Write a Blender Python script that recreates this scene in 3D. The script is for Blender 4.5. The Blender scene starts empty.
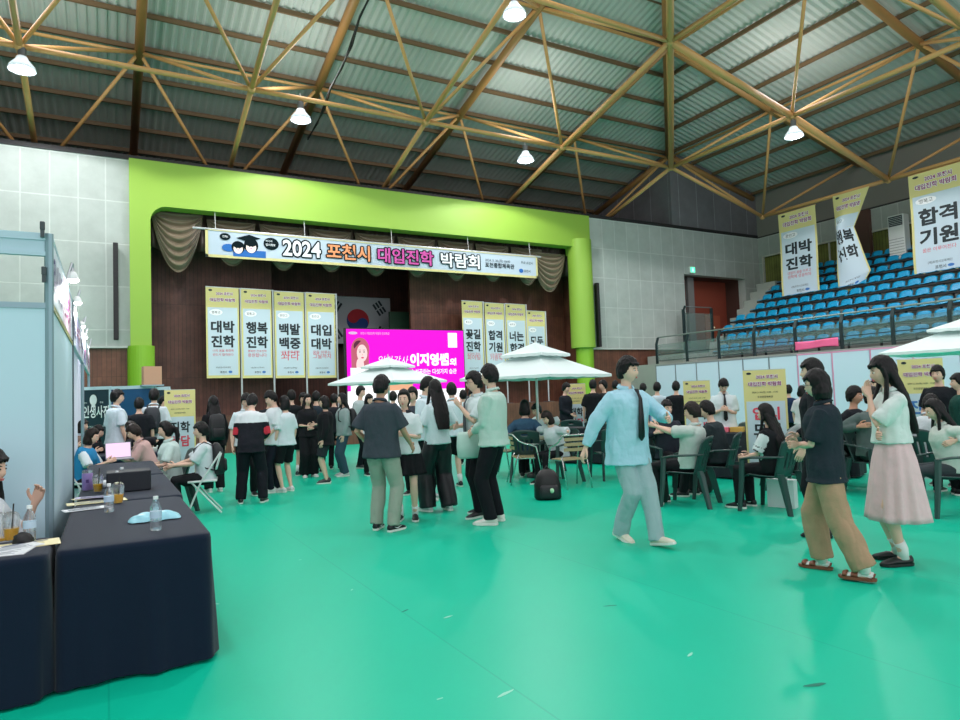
import bpy, bmesh, math, random
from math import sin, cos, pi, radians as R, sqrt, atan2
from mathutils import Vector as V, Matrix, noise
random.seed(7)
COL = bpy.context.scene.collection
TS = bpy.data.scenes.new('workbench')      # a separate empty scene where shapes are evaluated quickly
def evaluated_mesh(o):
    TS.collection.objects.link(o); vl = TS.view_layers[0]; vl.update(); dg = vl.depsgraph
    me = bpy.data.meshes.new_from_object(o.evaluated_get(dg), depsgraph=dg)
    bpy.data.objects.remove(o); return me
SC = bpy.context.scene

# ------------------------------------------------------------------ camera basis
F = 665.0
def _pd(u, v): return V((u-480, v-360, F)).normalized()
_Y = _pd(107, 408)
_h = V((1, -.036, 0)).normalized()
_p0 = V((0, 35, F))
_up = _p0.cross(_h).normalized()
if _up.y > 0: _up = -_up
_Y = (_Y - _up*_Y.dot(_up)).normalized()
_X = _up.cross(_Y) * -1
if _X.x < 0: _X = -_X
# rows: world X, Y, Z expressed in picture axes (right, down, forward)
CAM = V((0, 0, 1.5))
def to_world(d): return V((d.dot(_X), d.dot(_Y), d.dot(_up)))
def ray(u, v): return to_world(V(((u-480)/F, (v-360)/F, 1)))
def hor(u): return 395-.036*(u-480)
def floor_at(u, v, z=0):
    r = ray(u, v); t = (z-1.5)/r.z
    return V((r.x*t, r.y*t, z))
def spot(u, zc):
    r = ray(u, hor(u)); return V((r.x*zc, r.y*zc, 0))
def height_at(u, v, p):
    r = ray(u, v); return 1.5+r.z*sqrt(p.x**2+p.y**2)/sqrt(r.x**2+r.y**2)
def depth_of(p): return (V((p.x, p.y, 0))-V((0, 0, 0))).dot(to_world(V((0, 0, 1))))
def at_y(u, v, Y):
    r = ray(u, v); t = Y/r.y; return r.x*t, 1.5+r.z*t
def at_x(u, v, X):
    r = ray(u, v); t = X/r.x; return r.y*t, 1.5+r.z*t

cd = bpy.data.cameras.new('camera'); cam = bpy.data.objects.new('camera', cd); COL.objects.link(cam)
cd.sensor_width = 36; cd.lens = F/960*36; cd.clip_end = 300; cd.clip_start = .05
r_, d_, f_ = to_world(V((1, 0, 0))), to_world(V((0, 1, 0))), to_world(V((0, 0, 1)))
m = Matrix((r_, -d_, -f_)).transposed().to_4x4(); m.translation = CAM
cam.matrix_world = m
SC.camera = cam

# ------------------------------------------------------------------ materials
def lin(c):
    return tuple(((x/255)/12.92 if x/255 <= .04045 else ((x/255+.055)/1.055)**2.4) for x in c)
_MC = {}
def M(name, rgb, rough=.6, metal=0, var=0, scale=3, bump=0, bscale=40, spec=.5, trans=0, alpha=1, emit=None, es=1, coat=0, sheen=0):
    if name in _MC: return _MC[name]
    m = bpy.data.materials.new(name); m.use_nodes = True
    nt = m.node_tree; b = nt.nodes['Principled BSDF']
    c = lin(rgb)+(1,)
    b.inputs['Base Color'].default_value = c
    b.inputs['Roughness'].default_value = rough
    b.inputs['Metallic'].default_value = metal
    b.inputs['Specular IOR Level'].default_value = spec
    if trans: b.inputs['Transmission Weight'].default_value = trans
    if alpha < 1: b.inputs['Alpha'].default_value = alpha
    if coat: b.inputs['Coat Weight'].default_value = coat
    if sheen: b.inputs['Sheen Weight'].default_value = sheen
    if emit:
        b.inputs['Emission Color'].default_value = lin(emit)+(1,); b.inputs['Emission Strength'].default_value = es
    tc = nt.nodes.new('ShaderNodeTexCoord')
    if var:
        n = nt.nodes.new('ShaderNodeTexNoise'); n.inputs['Scale'].default_value = scale; n.inputs['Detail'].default_value = 5
        nt.links.new(tc.outputs['Object'], n.inputs['Vector'])
        mx = nt.nodes.new('ShaderNodeMix'); mx.data_type = 'RGBA'
        mx.inputs['A'].default_value = tuple(x*(1-var) for x in c[:3])+(1,)
        mx.inputs['B'].default_value = tuple(min(1, x*(1+var)) for x in c[:3])+(1,)
        nt.links.new(n.outputs['Fac'], mx.inputs['Factor']); nt.links.new(mx.outputs['Result'], b.inputs['Base Color'])
    if bump:
        n2 = nt.nodes.new('ShaderNodeTexNoise'); n2.inputs['Scale'].default_value = bscale; n2.inputs['Detail'].default_value = 4
        nt.links.new(tc.outputs['Object'], n2.inputs['Vector'])
        bp = nt.nodes.new('ShaderNodeBump'); bp.inputs['Strength'].default_value = bump; bp.inputs['Distance'].default_value = .02
        nt.links.new(n2.outputs['Fac'], bp.inputs['Height']); nt.links.new(bp.outputs['Normal'], b.inputs['Normal'])
    _MC[name] = m
    return m

def grid_mat(name, rgb, seam, w, h, mortar, axis, rough=.8, var=.06, rgb2=None, offset=0, bump=.3, coat=0, stretch=None):
    """panels / boards: brick texture in the wall's own plane (axis 'x': x,z  'y': y,z  'f': x,y)"""
    if name in _MC: return _MC[name]
    m = bpy.data.materials.new(name); m.use_nodes = True; nt = m.node_tree; b = nt.nodes['Principled BSDF']
    b.inputs['Roughness'].default_value = rough
    if coat: b.inputs['Coat Weight'].default_value = coat; b.inputs['Coat Roughness'].default_value = .25
    L = nt.links.new; N = nt.nodes.new
    tc = N('ShaderNodeTexCoord'); sp = N('ShaderNodeSeparateXYZ'); cb = N('ShaderNodeCombineXYZ')
    L(tc.outputs['Object'], sp.inputs[0])
    a, c = {'x': ('X', 'Z'), 'y': ('Y', 'Z'), 'f': ('X', 'Y')}[axis]
    L(sp.outputs[a], cb.inputs['X']); L(sp.outputs[c], cb.inputs['Y'])
    br = N('ShaderNodeTexBrick'); L(cb.outputs[0], br.inputs['Vector'])
    br.offset = offset; br.inputs['Scale'].default_value = 1
    br.inputs['Brick Width'].default_value = w; br.inputs['Row Height'].default_value = h
    br.inputs['Mortar Size'].default_value = mortar; br.inputs['Mortar Smooth'].default_value = .3
    c1 = lin(rgb); c2 = lin(rgb2 or tuple(x*(1-var) for x in rgb))
    br.inputs['Color1'].default_value = c1+(1,); br.inputs['Color2'].default_value = c2+(1,)
    br.inputs['Mortar'].default_value = lin(seam)+(1,)
    no = N('ShaderNodeTexNoise'); no.inputs['Scale'].default_value = 1.0; no.inputs['Detail'].default_value = 8; no.inputs['Roughness'].default_value = .65
    mp = N('ShaderNodeMapping'); mp.inputs['Scale'].default_value = stretch or (2, 2, 2)
    L(tc.outputs['Object'], mp.inputs['Vector']); L(mp.outputs['Vector'], no.inputs['Vector'])
    mx = N('ShaderNodeMix'); mx.data_type = 'RGBA'; mx.blend_type = 'OVERLAY'; mx.inputs['Factor'].default_value = min(1, var*6)
    L(br.outputs['Color'], mx.inputs['A']); L(no.outputs['Fac'], mx.inputs['B'])
    L(mx.outputs['Result'], b.inputs['Base Color'])
    bp = N('ShaderNodeBump'); bp.inputs['Strength'].default_value = bump; bp.inputs['Distance'].default_value = .01; bp.invert = True
    L(br.outputs['Fac'], bp.inputs['Height']); L(bp.outputs['Normal'], b.inputs['Normal'])
    _MC[name] = m
    return m

# ------------------------------------------------------------------ mesh builder
class MB:
    def __init__(s): s.v = []; s.f = []; s.m = []; s.mi = 0
    def add(s, vs, fs):
        o = len(s.v); s.v += [tuple(p) for p in vs]
        s.f += [tuple(o+i for i in f) for f in fs]; s.m += [s.mi]*len(fs); return s
    def box(s, x0, y0, z0, x1, y1, z1, mat=None, bev=0):
        if bev:
            return s.rbox(((x0+x1)/2, (y0+y1)/2, (z0+z1)/2), (abs(x1-x0), abs(y1-y0), abs(z1-z0)), bev, mat)
        vs = [V((x, y, z)) for x in (x0, x1) for y in (y0, y1) for z in (z0, z1)]
        if mat: vs = [mat @ p for p in vs]
        return s.add(vs, [(0, 1, 3, 2), (4, 6, 7, 5), (0, 4, 5, 1), (2, 3, 7, 6), (0, 2, 6, 4), (1, 5, 7, 3)])
    def rbox(s, c, d, r, mat=None, seg=2):
        bm = bmesh.new(); bmesh.ops.create_cube(bm, size=1)
        for v in bm.verts: v.co = V((v.co.x*d[0]+c[0], v.co.y*d[1]+c[1], v.co.z*d[2]+c[2]))
        bmesh.ops.bevel(bm, geom=bm.edges[:], offset=r, segments=seg, profile=.5, affect='EDGES')
        if mat: bm.transform(mat)
        bm.verts.index_update()
        s.add([v.co.copy() for v in bm.verts], [[v.index for v in f.verts] for f in bm.faces]); bm.free(); return s
    def quad(s, *p): return s.add(p, [tuple(range(len(p)))])
    def loft(s, rings, closed=True, caps=True):
        n = len(rings[0]); fs = []
        for i in range(len(rings)-1):
            for j in range(n if closed else n-1):
                k = (j+1) % n
                fs.append((i*n+j, i*n+k, (i+1)*n+k, (i+1)*n+j))
        if caps and closed:
            fs.append(tuple(reversed(range(n)))); fs.append(tuple((len(rings)-1)*n+j for j in range(n)))
        return s.add([p for r in rings for p in r], fs)
    def tube(s, pts, rad, n=8, cap=True, rnd=False, flat=1, fdir=None):
        pts = [V(p) for p in pts]
        if not hasattr(rad, '__len__'): rad = [rad]*len(pts)
        rad = list(rad)
        if rnd:
            d0 = (pts[0]-pts[1]).normalized(); d1 = (pts[-1]-pts[-2]).normalized()
            pts = [pts[0]+d0*rad[0]*.85, pts[0]+d0*rad[0]*.5]+pts+[pts[-1]+d1*rad[-1]*.5, pts[-1]+d1*rad[-1]*.85]
            rad = [rad[0]*.4, rad[0]*.84]+rad+[rad[-1]*.84, rad[-1]*.4]
        rings = []; up = None
        for i, p in enumerate(pts):
            a = pts[max(i-1, 0)]; b = pts[min(i+1, len(pts)-1)]
            t = (b-a).normalized() if (b-a).length > 1e-9 else V((0, 0, 1))
            if up is None:
                up = V(fdir) if fdir else (V((0, 0, 1)) if abs(t.z) < .9 else V((1, 0, 0)))
            up = up-t*up.dot(t)
            if up.length < 1e-6: up = t.orthogonal()
            up.normalize(); w = t.cross(up)
            rings.append([p+(up*cos(2*pi*k/n)*flat+w*sin(2*pi*k/n))*rad[i] for k in range(n)])
        return s.loft(rings, caps=cap)
    def cyl(s, c, r, z0, z1, n=16, r2=None):
        r2 = r if r2 is None else r2
        return s.loft([[V((c[0]+rr*cos(2*pi*k/n), c[1]+rr*sin(2*pi*k/n), z)) for k in range(n)] for rr, z in ((r, z0), (r2, z1))])
    def lathe(s, prof, c=(0, 0, 0), n=20, caps=True):
        return s.loft([[V((c[0]+r*cos(2*pi*k/n), c[1]+r*sin(2*pi*k/n), c[2]+z)) for k in range(n)] for r, z in prof], caps=caps)
    def ell(s, c, r, n=12, m=8, mat=None):
        rings = []
        for i in range(m+1):
            a = -pi/2+pi*i/m; a = max(-pi/2+.08, min(pi/2-.08, a))
            rings.append([V((r[0]*cos(a)*cos(2*pi*k/n), r[1]*cos(a)*sin(2*pi*k/n), r[2]*sin(a))) for k in range(n)])
        rings = [[(mat @ p if mat else p)+V(c) for p in q] for q in rings]
        return s.loft(rings)
    def sheet(s, fn, nu, nv, hole=None):
        vs = [fn(i/nu, j/nv) for j in range(nv+1) for i in range(nu+1)]
        fs = [(j*(nu+1)+i, j*(nu+1)+i+1, (j+1)*(nu+1)+i+1, (j+1)*(nu+1)+i) for j in range(nv) for i in range(nu) if not (hole and hole(i, j))]
        return s.add(vs, fs)
    def merge(s, o, mat=None):
        vs = [mat @ V(p) for p in o.v] if mat else o.v
        n = len(s.v); s.v += [tuple(p) for p in vs]; s.f += [tuple(n+i for i in f) for f in o.f]; s.m += o.m; return s
    def mesh(s, name):
        me = bpy.data.meshes.new(name); me.from_pydata(s.v, [], s.f); me.update(); return me
    def build(s, name, mats, parent=None, smooth=False, solid=0, bev=0, sub=0, loc=None, rz=None):
        me = s.mesh(name)
        if not isinstance(mats, (list, tuple)): mats = [mats]
        for a in mats: me.materials.append(a)
        if any(s.m): me.polygons.foreach_set('material_index', s.m)
        if smooth: me.polygons.foreach_set('use_smooth', [True]*len(me.polygons))
        fixn(me)
        return put(name, me, parent, solid, bev, sub, loc, rz)
def fixn(me):
    bm = bmesh.new(); bm.from_mesh(me); bmesh.ops.recalc_face_normals(bm, faces=bm.faces[:]); bm.to_mesh(me); bm.free()
def put(name, me, parent=None, solid=0, bev=0, sub=0, loc=None, rz=None):
    o = bpy.data.objects.new(name, me); COL.objects.link(o)
    if parent: o.parent = parent
    if loc is not None: o.location = loc
    if rz is not None: o.rotation_euler.z = rz
    if solid:
        md = o.modifiers.new('s', 'SOLIDIFY'); md.thickness = solid; md.offset = 0
    if bev:
        md = o.modifiers.new('b', 'BEVEL'); md.width = bev; md.segments = 2; md.limit_method = 'ANGLE'
    if sub:
        md = o.modifiers.new('u', 'SUBSURF'); md.levels = sub; md.render_levels = sub
    return o
def tag(o, label, cat, group=None, kind=None):
    if label: o['label'] = label
    if cat: o['category'] = cat
    if group: o['group'] = group
    if kind: o['kind'] = kind
    return o
def thing(name, label, cat, loc=(0, 0, 0), rz=0, group=None):
    o = bpy.data.objects.new(name, None); COL.objects.link(o); o.empty_display_size = .1
    o.location = loc; o.rotation_euler = (0, 0, rz)
    return tag(o, label, cat, group)
def struct(name, mb, mats, label=None, **k):
    o = mb.build(name, mats, **k); o['kind'] = 'structure'
    if label: o['label'] = label; o['category'] = name.split('_')[0]
    return o
def kids(o): return [c for c in bpy.data.objects if c.parent == o]
_KC = {}
def dup(root, loc, rz, label=None, group=None, cat=None):
    key = root.name
    if key not in _KC:
        def tree(o): return [(c, tree(c)) for c in o.children]
        _KC[key] = tree(root)
    def cp(o, sub, parent):
        c = o.copy(); COL.objects.link(c); c.parent = parent
        for k, s2 in sub: cp(k, s2, c)
        return c
    r = cp(root, _KC[key], None)
    r.location = loc; r.rotation_euler = (0, 0, rz)
    if label: r['label'] = label
    if group: r['group'] = group
    return r

# ------------------------------------------------------------------ lettering
_TC = {}
def glyphs(body, bold):
    k = (body, bold)
    if k not in _TC:
        c = bpy.data.curves.new('t', 'FONT'); c.body = body; c.size = 1; c.offset = bold; c.resolution_u = 3
        o = bpy.data.objects.new('t', c)
        me = evaluated_mesh(o)
        vs = [v.co.copy() for v in me.vertices]; fs = [tuple(p.vertices) for p in me.polygons]
        bpy.data.curves.remove(c); bpy.data.meshes.remove(me)
        _TC[k] = (vs, fs)
    return _TC[k]
def write(mb, body, cx, cy, w=None, h=None, bold=.02, mi=0, z=.004, base=None, outline=None, slant=0, thick=0):
    """letters centred on (cx, cy) in the xy plane, fitted to width w and/or height h"""
    vs, fs = glyphs(body, base if base is not None else bold)
    if not vs: return
    x0 = min(p.x for p in vs); x1 = max(p.x for p in vs); y0 = min(p.y for p in vs); y1 = max(p.y for p in vs)
    sx = w/(x1-x0) if w else None; sy = h/(y1-y0) if h else None
    sx = sx or sy; sy = sy or sx
    def emit(bd, idx, zz, ax=0, ay=0):
        v2, f2 = glyphs(body, bd); old = mb.mi; mb.mi = idx
        mb.add([V((cx+ax+(p.x-(x0+x1)/2)*sx+slant*(p.y-y0)*sy, cy+ay+(p.y-(y0+y1)/2)*sy, zz)) for p in v2], f2); mb.mi = old
    if outline is not None:
        for q in range(10): emit(bold, outline, z+.0001*q, .072*cos(2*pi*q/10)*sx, .072*sin(2*pi*q/10)*sy)
    z += .003 if outline is not None else 0
    emit(bold, mi, z)
    if thick:
        for q, (a, b) in enumerate(((1, 0), (-1, 0), (0, 1), (0, -1))): emit(bold, mi, z+.0001*(q+1), a*thick*sx, b*thick*sy)
def disc(mb, cx, cy, rx, ry, mi, z, n=16, a0=0, a1=2*pi):
    old = mb.mi; mb.mi = mi
    full = a1-a0 > 6.28
    k = n if full else n+1
    mb.add([V((cx+rx*cos(a0+(a1-a0)*i/n), cy+ry*sin(a0+(a1-a0)*i/n), z)) for i in range(k)], [tuple(range(k))]); mb.mi = old
def rect(mb, x0, y0, x1, y1, mi, z):
    old = mb.mi; mb.mi = mi; mb.add([V((x0, y0, z)), V((x1, y0, z)), V((x1, y1, z)), V((x0, y1, z))], [(0, 1, 2, 3)]); mb.mi = old
def upright(p, facing, flip=1):
    """matrix: local x along the surface, y up, z out of the surface towards angle `facing` (radians, world)"""
    n = V((cos(facing), sin(facing), 0)); up = V((0, 0, 1)); x = up.cross(n)
    m = Matrix((x, up, n)).transposed().to_4x4(); m.translation = V(p); return m
# ================================================================== THE HALL
YS, XR, XC, YC = 21.7, 28.3, 22.5, 21.7      # stage wall, stand wall, roof notch corner
TOP, WAINS = 8.8, 3.28
XL, YB = -12, -9
def zroof(x, y): return 12.4+.24*(22.5-max(x, y+.8))
GREEN = M('lime_paint', (142, 182, 64), .55, var=.03, scale=.5)
WALLX = grid_mat('wall_panel_x', (174, 184, 178), (190, 199, 193), .68, 1.25, .022, 'x', var=.035, bump=.5)
WALLY = grid_mat('wall_panel_y', (168, 178, 170), (190, 198, 190), .68, 1.25, .022, 'y', var=.035, bump=.5)
WOODX = grid_mat('wood_panel_x', (112, 70, 52), (70, 42, 32), .12, 2.4, .006, 'x', .55, .14, rgb2=(98, 60, 46))
WOODD = grid_mat('dark_wood_x', (98, 62, 50), (54, 34, 28), .12, 2.4, .006, 'x', .55, .14, rgb2=(86, 54, 44))
CLAD = grid_mat('grey_cladding', (112, 112, 116), (165, 168, 170), 1.15, 30, .012, 'x', .6, .05)
CLADY = grid_mat('grey_cladding_y', (112, 112, 116), (165, 168, 170), 1.15, 30, .012, 'y', .6, .05)
GREYW = M('grey_upper_wall', (128, 128, 120), .8, var=.08, scale=.6)
YEL = M('ochre_steel_paint', (206, 158, 98), .45, var=.06, scale=2)
BRN = M('ochre_steel_beam', (160, 118, 68), .5, var=.1, scale=1)
PURL = M('brown_purlin_paint', (108, 86, 58), .6)
BLK = M('black_plastic', (18, 18, 20), .5)
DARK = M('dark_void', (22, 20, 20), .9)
STEEL = M('steel', (190, 195, 198), .3, metal=.9)
WHITE = M('white_plastic', (235, 238, 238), .45)

# floor
FM = grid_mat('green_sports_floor', (4, 192, 156), (4, 178, 145), 1.8, 30, .006, 'f', .3, .02, rgb2=(4, 195, 159), bump=.1, stretch=(.25, .25, .25))
b_ = FM.node_tree.nodes['Principled BSDF']; b_.inputs['Roughness'].default_value = .38; b_.inputs['Specular IOR Level'].default_value = .28
mb = MB(); mb.box(XL, YB, -.2, XR, YS+7, 0); struct('floor', mb, FM, 'teal green sports hall floor covering')
# scuffs and litter on the floor
SC_M = M('floor_scuff', (150, 222, 200), .7); SC_D = M('floor_scuff_dark', (10, 120, 100), .6)
for i, (u, v, a, w, h, mm) in enumerate([(448, 617, .2, .09, .012, SC_M), (440, 699, .1, .05, .01, SC_M), (505, 694, .3, .13, .015, SC_M), (217, 604, .5, .03, .03, SC_M), (210, 642, .2, .02, .02, SC_M),
                            (352, 590, .9, .05, .01, SC_M), (300, 560, .4, .04, .015, SC_M), (690, 655, .4, .1, .012, SC_M), (816, 685, -.3, .16, .02, SC_D), (405, 611, .5, .09, .012, SC_D), (610, 606, -.4, .12, .01, SC_D)]):
    p = floor_at(u, v); mb = MB(); rr = random.Random(i)
    w *= .55; mb.add([V((w*cos(k*pi/4)*rr.uniform(.6, 1), h*sin(k*pi/4)*rr.uniform(.6, 1), .002)) for k in range(8)], [tuple(range(8))])
    o = mb.build('floor_scuff', mm, loc=p, rz=a); tag(o, ('pale' if mm is SC_M else 'dark')+' scrap lying on the green floor', 'litter', 'scraps and scuffs on the green floor')

# stage wall ----------------------------------------------------------
ox0, ox1 = .6, 17.6                       # green frame outer edges
ix0, oz = 1.15, 7.45                      # opening
ix1 = 16.7
mb = MB()
mb.box(XL, YS, WAINS, ox0, YS+.4, TOP); struct('wall_stage_left', mb, WALLX)
# right part with the doorway into the stand
vx0, vx1, vz = at_y(684, 274, YS)[0], at_y(745, 281, YS)[0], at_y(684, 274, YS)[1]
mb = MB(); mb.box(ox1, YS, WAINS, vx0, YS+.4, TOP); mb.box(vx0, YS, vz, vx1, YS+.4, TOP); mb.box(vx1, YS, WAINS, XR, YS+.4, TOP)
struct('wall_stage_right', mb, WALLX)
mb = MB(); mb.box(XL, YS+.08, 0, ox0+.15, YS+.3, WAINS); struct('wall_wainscot_left', mb, WOODX)
mb = MB(); mb.box(ox1-.3, YS+.08, 0, XR, YS+.3, WAINS); struct('wall_wainscot_right', mb, WOODX)
mb = MB(); mb.box(ox1, YS-.04, WAINS-.06, vx0, YS+.1, WAINS); mb.box(XL, YS-.04, WAINS-.06, ox0, YS+.1, WAINS); struct('trim_1', mb, M('pale_trim', (190, 195, 190), .6))
mb = MB(); mb.box(XL, YS-.03, TOP-.02, XR, YS+.45, TOP+.12); struct('trim_2', mb, M('dark_trim', (30, 30, 32), .6))
# green proscenium: band, rounded inner corner, left pier, and round right column
mb = MB()
prof = [(ox0, WAINS), (ox0, TOP), (ox1, TOP), (ox1, WAINS+3.5), (ix1, WAINS+3.5)]
cr = .45
inner = [(ix1, oz-.25), (ix0+cr, oz+.0)]+[(ix0+cr-cr*sin(a), oz-cr+cr*cos(a)) for a in [pi/2*k/8 for k in range(9)]]+[(ix0, WAINS)]
# build band as quads (box slices) for clean shading
mb.box(ix0+cr, YS-.12, oz, ix1, YS+.4, TOP); mb.box(ix1, YS-.12, oz-.3, ox1, YS+.4, TOP); mb.box(ox0, YS-.12, WAINS, ix0, YS+.4, TOP)
fr = [V((ix0, 0, TOP)), V((ix0, 0, oz-cr))]+[V((ix0+cr-cr*cos(a), 0, oz-cr+cr*sin(a))) for a in [pi/2*k/8 for k in range(9)]]+[V((ix0+cr, 0, TOP))]
mb.loft([[p+V((0, YS-.12, 0)) for p in fr], [p+V((0, YS+.4, 0)) for p in fr]])
pr = struct('wall_proscenium', mb, GREEN)
mb = MB(); mb.cyl((17.15, YS+.05), .5, WAINS, oz+.3, 40)
o = mb.build('column', GREEN); tag(o, 'round lime green column at the right side of the stage opening', 'column', kind='structure')
mb = MB(); mb.cyl((17.2, YS+.05), .36, 0, WAINS, 32); o = mb.build('column', M('lime_paint_low', (132, 182, 40), .5)); tag(o, 'narrower lime green column foot below the white wall panels', 'column', kind='structure')
mb = MB(); mb.cyl((.88, YS+.05), .36, 0, WAINS, 32); o = mb.build('column', _MC['lime_paint_low']); tag(o, 'lime green column foot left of the stage', 'column', kind='structure')

# stage box -----------------------------------------------------------
YBK = YS+5.2
mb = MB(); mb.box(ix0-1, YS+.1, 0, ix1+1, YBK+.3, 1.1); struct('floor_stage', mb, M('stage_floor', (120, 84, 58), .5))
mb = MB(); mb.box(.75, YS-.02, 0, 17, YS+.12, 1.14); struct('wall_stage_front', mb, WOODX)
mb = MB(); mb.box(ix0-.6, YBK, 0, ix1+1.2, YBK+.3, TOP); struct('wall_stage_back', mb, WOODD)
mb = MB(); mb.box(ix0-.6, YS+.4, 0, ix0-.3, YBK, TOP); mb.box(ix1+.95, YS+.4, 0, ix1+1.2, YBK, TOP); struct('wall_stage_sides', mb, WOODX)
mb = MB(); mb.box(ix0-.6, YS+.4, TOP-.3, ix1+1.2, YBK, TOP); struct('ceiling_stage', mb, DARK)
# front flats inside the opening: brown wood left and right of a dark gap
xa = at_y(276, 350, YS+1.4)[0]; xb = at_y(417, 350, YS+1.4)[0]
mb = MB(); mb.box(ix0-.28, YS+1.9, 1.1, xa, YS+2.05, TOP-.31); o = mb.build('stage_flat', WOODD); tag(o, 'dark brown slatted timber flat on the left of the stage', 'stage flat')
mb = MB(); mb.box(xb, YS+1.9, 1.1, ix1+.9, YS+2.05, TOP-.31); o = mb.build('stage_flat', WOODX); tag(o, 'reddish brown slatted timber flat on the right of the stage', 'stage flat')
mb = MB(); x0 = at_y(390, 330, YS+3)[0]; x1 = at_y(417, 330, YS+3)[0]+.3; mb.box(x0, YS+3, 1.1, x1, YS+3.1, at_y(400, 312, YS+3)[1])
o = mb.build('stage_flat', M('deep_green_board', (22, 62, 40), .7)); tag(o, 'dark green board standing behind the magenta screen', 'stage flat')

# drapery -------------------------------------------------------------
DRAPE = M('gold_brown_satin', (112, 100, 78), .4, var=.1, scale=3, sheen=.3)
DRAPD = M('dark_brown_satin', (64, 52, 42), .5, var=.15, scale=4)
def val(u, v):
    x = ix0-.2+u*(ix1-ix0+1); z = oz+.25-v*(1.25+.12*abs(sin(x*3.1)))
    return V((x, YS+.75+.09*sin(x*9+.6*sin(x*2.3))*(.4+v)+.03*sin(x*23), z))
mb = MB(); mb.sheet(val, 420, 5); o = mb.build('stage_valance', DRAPD, smooth=True, solid=.01); tag(o, 'dark pleated brown valance along the top of the stage', 'curtain')
def swag(x0, x1, ztop, drop, y, name, label, cat='curtain', group=None, n=7):
    mb = MB()
    def fn(u, v):
        t = abs(2*u-1); w = 1-t**2
        z = ztop-.12-v*drop*(w**.8)-.02
        fold = sin(v*n*2*pi)*.07*(w**.5)
        return V((x0+(x1-x0)*u, y-.05-fold-.22*sin(v*pi)*w, z))
    mb.sheet(fn, 40, 60); o = mb.build(name, DRAPE, smooth=True, solid=.01); tag(o, label, cat, group); return o
swag(at_y(151, 210, YS+.5)[0], at_y(203, 220, YS+.5)[0], oz+.15, 1.85, YS+.55, 'curtain_swag', 'gold brown swag curtain draped in deep folds at the left top corner of the stage')
swag(at_y(530, 255, YS+.5)[0], at_y(562, 255, YS+.5)[0]+.1, oz-.1, 1.6, YS+.5, 'curtain_swag', 'gold brown swag curtain draped at the right end of the main banner')
for k in range(8):
    x0 = at_y(207, 260, YS+.6)[0]+k*1.62
    swag(x0, x0+1.5, oz+.05, 1.45+.05*(k % 2), YS+.62, 'curtain_swag', 'small brown swag whose tip shows below the main banner', group='swags behind the main banner')

# stand wall (right) --------------------------------------------------
mb = MB(); mb.box(XR, YB, 0, XR+.3, YS, 6.12); mb.box(XR, YB, 7.8, XR+.3, YS, TOP); mb.box(XR, 21.5, 6.12, XR+.3, YS, 7.8); struct('wall_stand', mb, WALLY)
mb = MB(); mb.box(XR, YB, TOP, XR+.3, YS+.4, 11.1); struct('wall_stand_upper', mb, GREYW)
mb = MB(); mb.box(XR-.04, YB, TOP-.03, XR+.02, YS, TOP+.03); struct('trim_3', mb, M('dark_line_trim', (60, 60, 58), .7))  # thin dark line along the top of the wall panels
BL = grid_mat('olive_blind', (122, 128, 62), (80, 84, 42), .13, 30, .012, 'y', .8, .1)
mb = MB(); mb.box(XR+.12, YB, 6.1, XR+.25, 21.45, 7.8); w = struct('window_1', mb, BL)
mb = MB(); mb.box(XR-.03, YB, 7.77, XR+.03, 21.5, 7.84); mb.box(XR-.03, 21.43, 6.15, XR+.03, 21.5, 7.8)
for k in range(13):
    mb.box(XR+.02, 18-k*1.9, 6.35, XR+.08, 18.06-k*1.9, 7.8)
mb.build('window_frame', M('pale_alu', (205, 208, 195), .4, metal=.3), parent=w)
# brown pier between the windows
y0 = at_x(870, 240, XR-.2)[0]; y1 = at_x(853, 240, XR-.2)[0]
mb = MB(); mb.box(XR-.22, y0, 6.3, XR, y1, 8.75); struct('wall_pier', mb, M('brown_pier', (92, 66, 56), .7))
# notch cladding and hidden rear walls
mb = MB(); mb.box(XC, YC, TOP, XR, YC+.15, 12.7); struct('wall_cladding_front', mb, CLAD)
mb = MB(); mb.box(XC, YC+.15, TOP, XC+.15, YC+6, 12.7); struct('wall_cladding_side', mb, CLADY)
mb = MB(); mb.box(XL, YS+6, TOP-.5, XC, YS+6.2, 11.1); struct('wall_behind_stage', mb, M('dark_grey_wall', (70, 66, 62), .8))
mb = MB(); mb.box(XL-.3, YB, 0, XL, YS+6.2, 14); struct('wall_left', mb, WALLY)
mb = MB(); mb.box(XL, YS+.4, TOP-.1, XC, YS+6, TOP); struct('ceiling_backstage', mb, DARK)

# line-array speakers on the walls
for (u, v0, v1, l) in ((115.5, 243, 340, 'tall slim black column speaker on the white wall left of the stage'), (596.5, 283, 347, 'tall slim black column speaker on the white wall right of the stage')):
    x, z1 = at_y(u, v0, YS-.2); _, z0 = at_y(u+1, v1, YS-.2)
    t = thing('column_speaker', l, 'speaker', (x, YS-.2, z0))
    h = z1-z0
    MB().rbox((0, 0, h/2), (.13, .2, h), .02).build('cabinet', BLK, t)
    g = MB()
    for k in range(int(h/.12)): g.box(-.05, -.106, .04+k*.12, .05, -.1, .13+k*.12)
    g.build('grille', M('speaker_grille', (30, 30, 32), .7), t)
    b = MB()
    for zz in (.15*h, .85*h): b.box(-.03, .1, zz-.05, .03, .2, zz+.05)
    b.build('bracket', STEEL, t)

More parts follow.
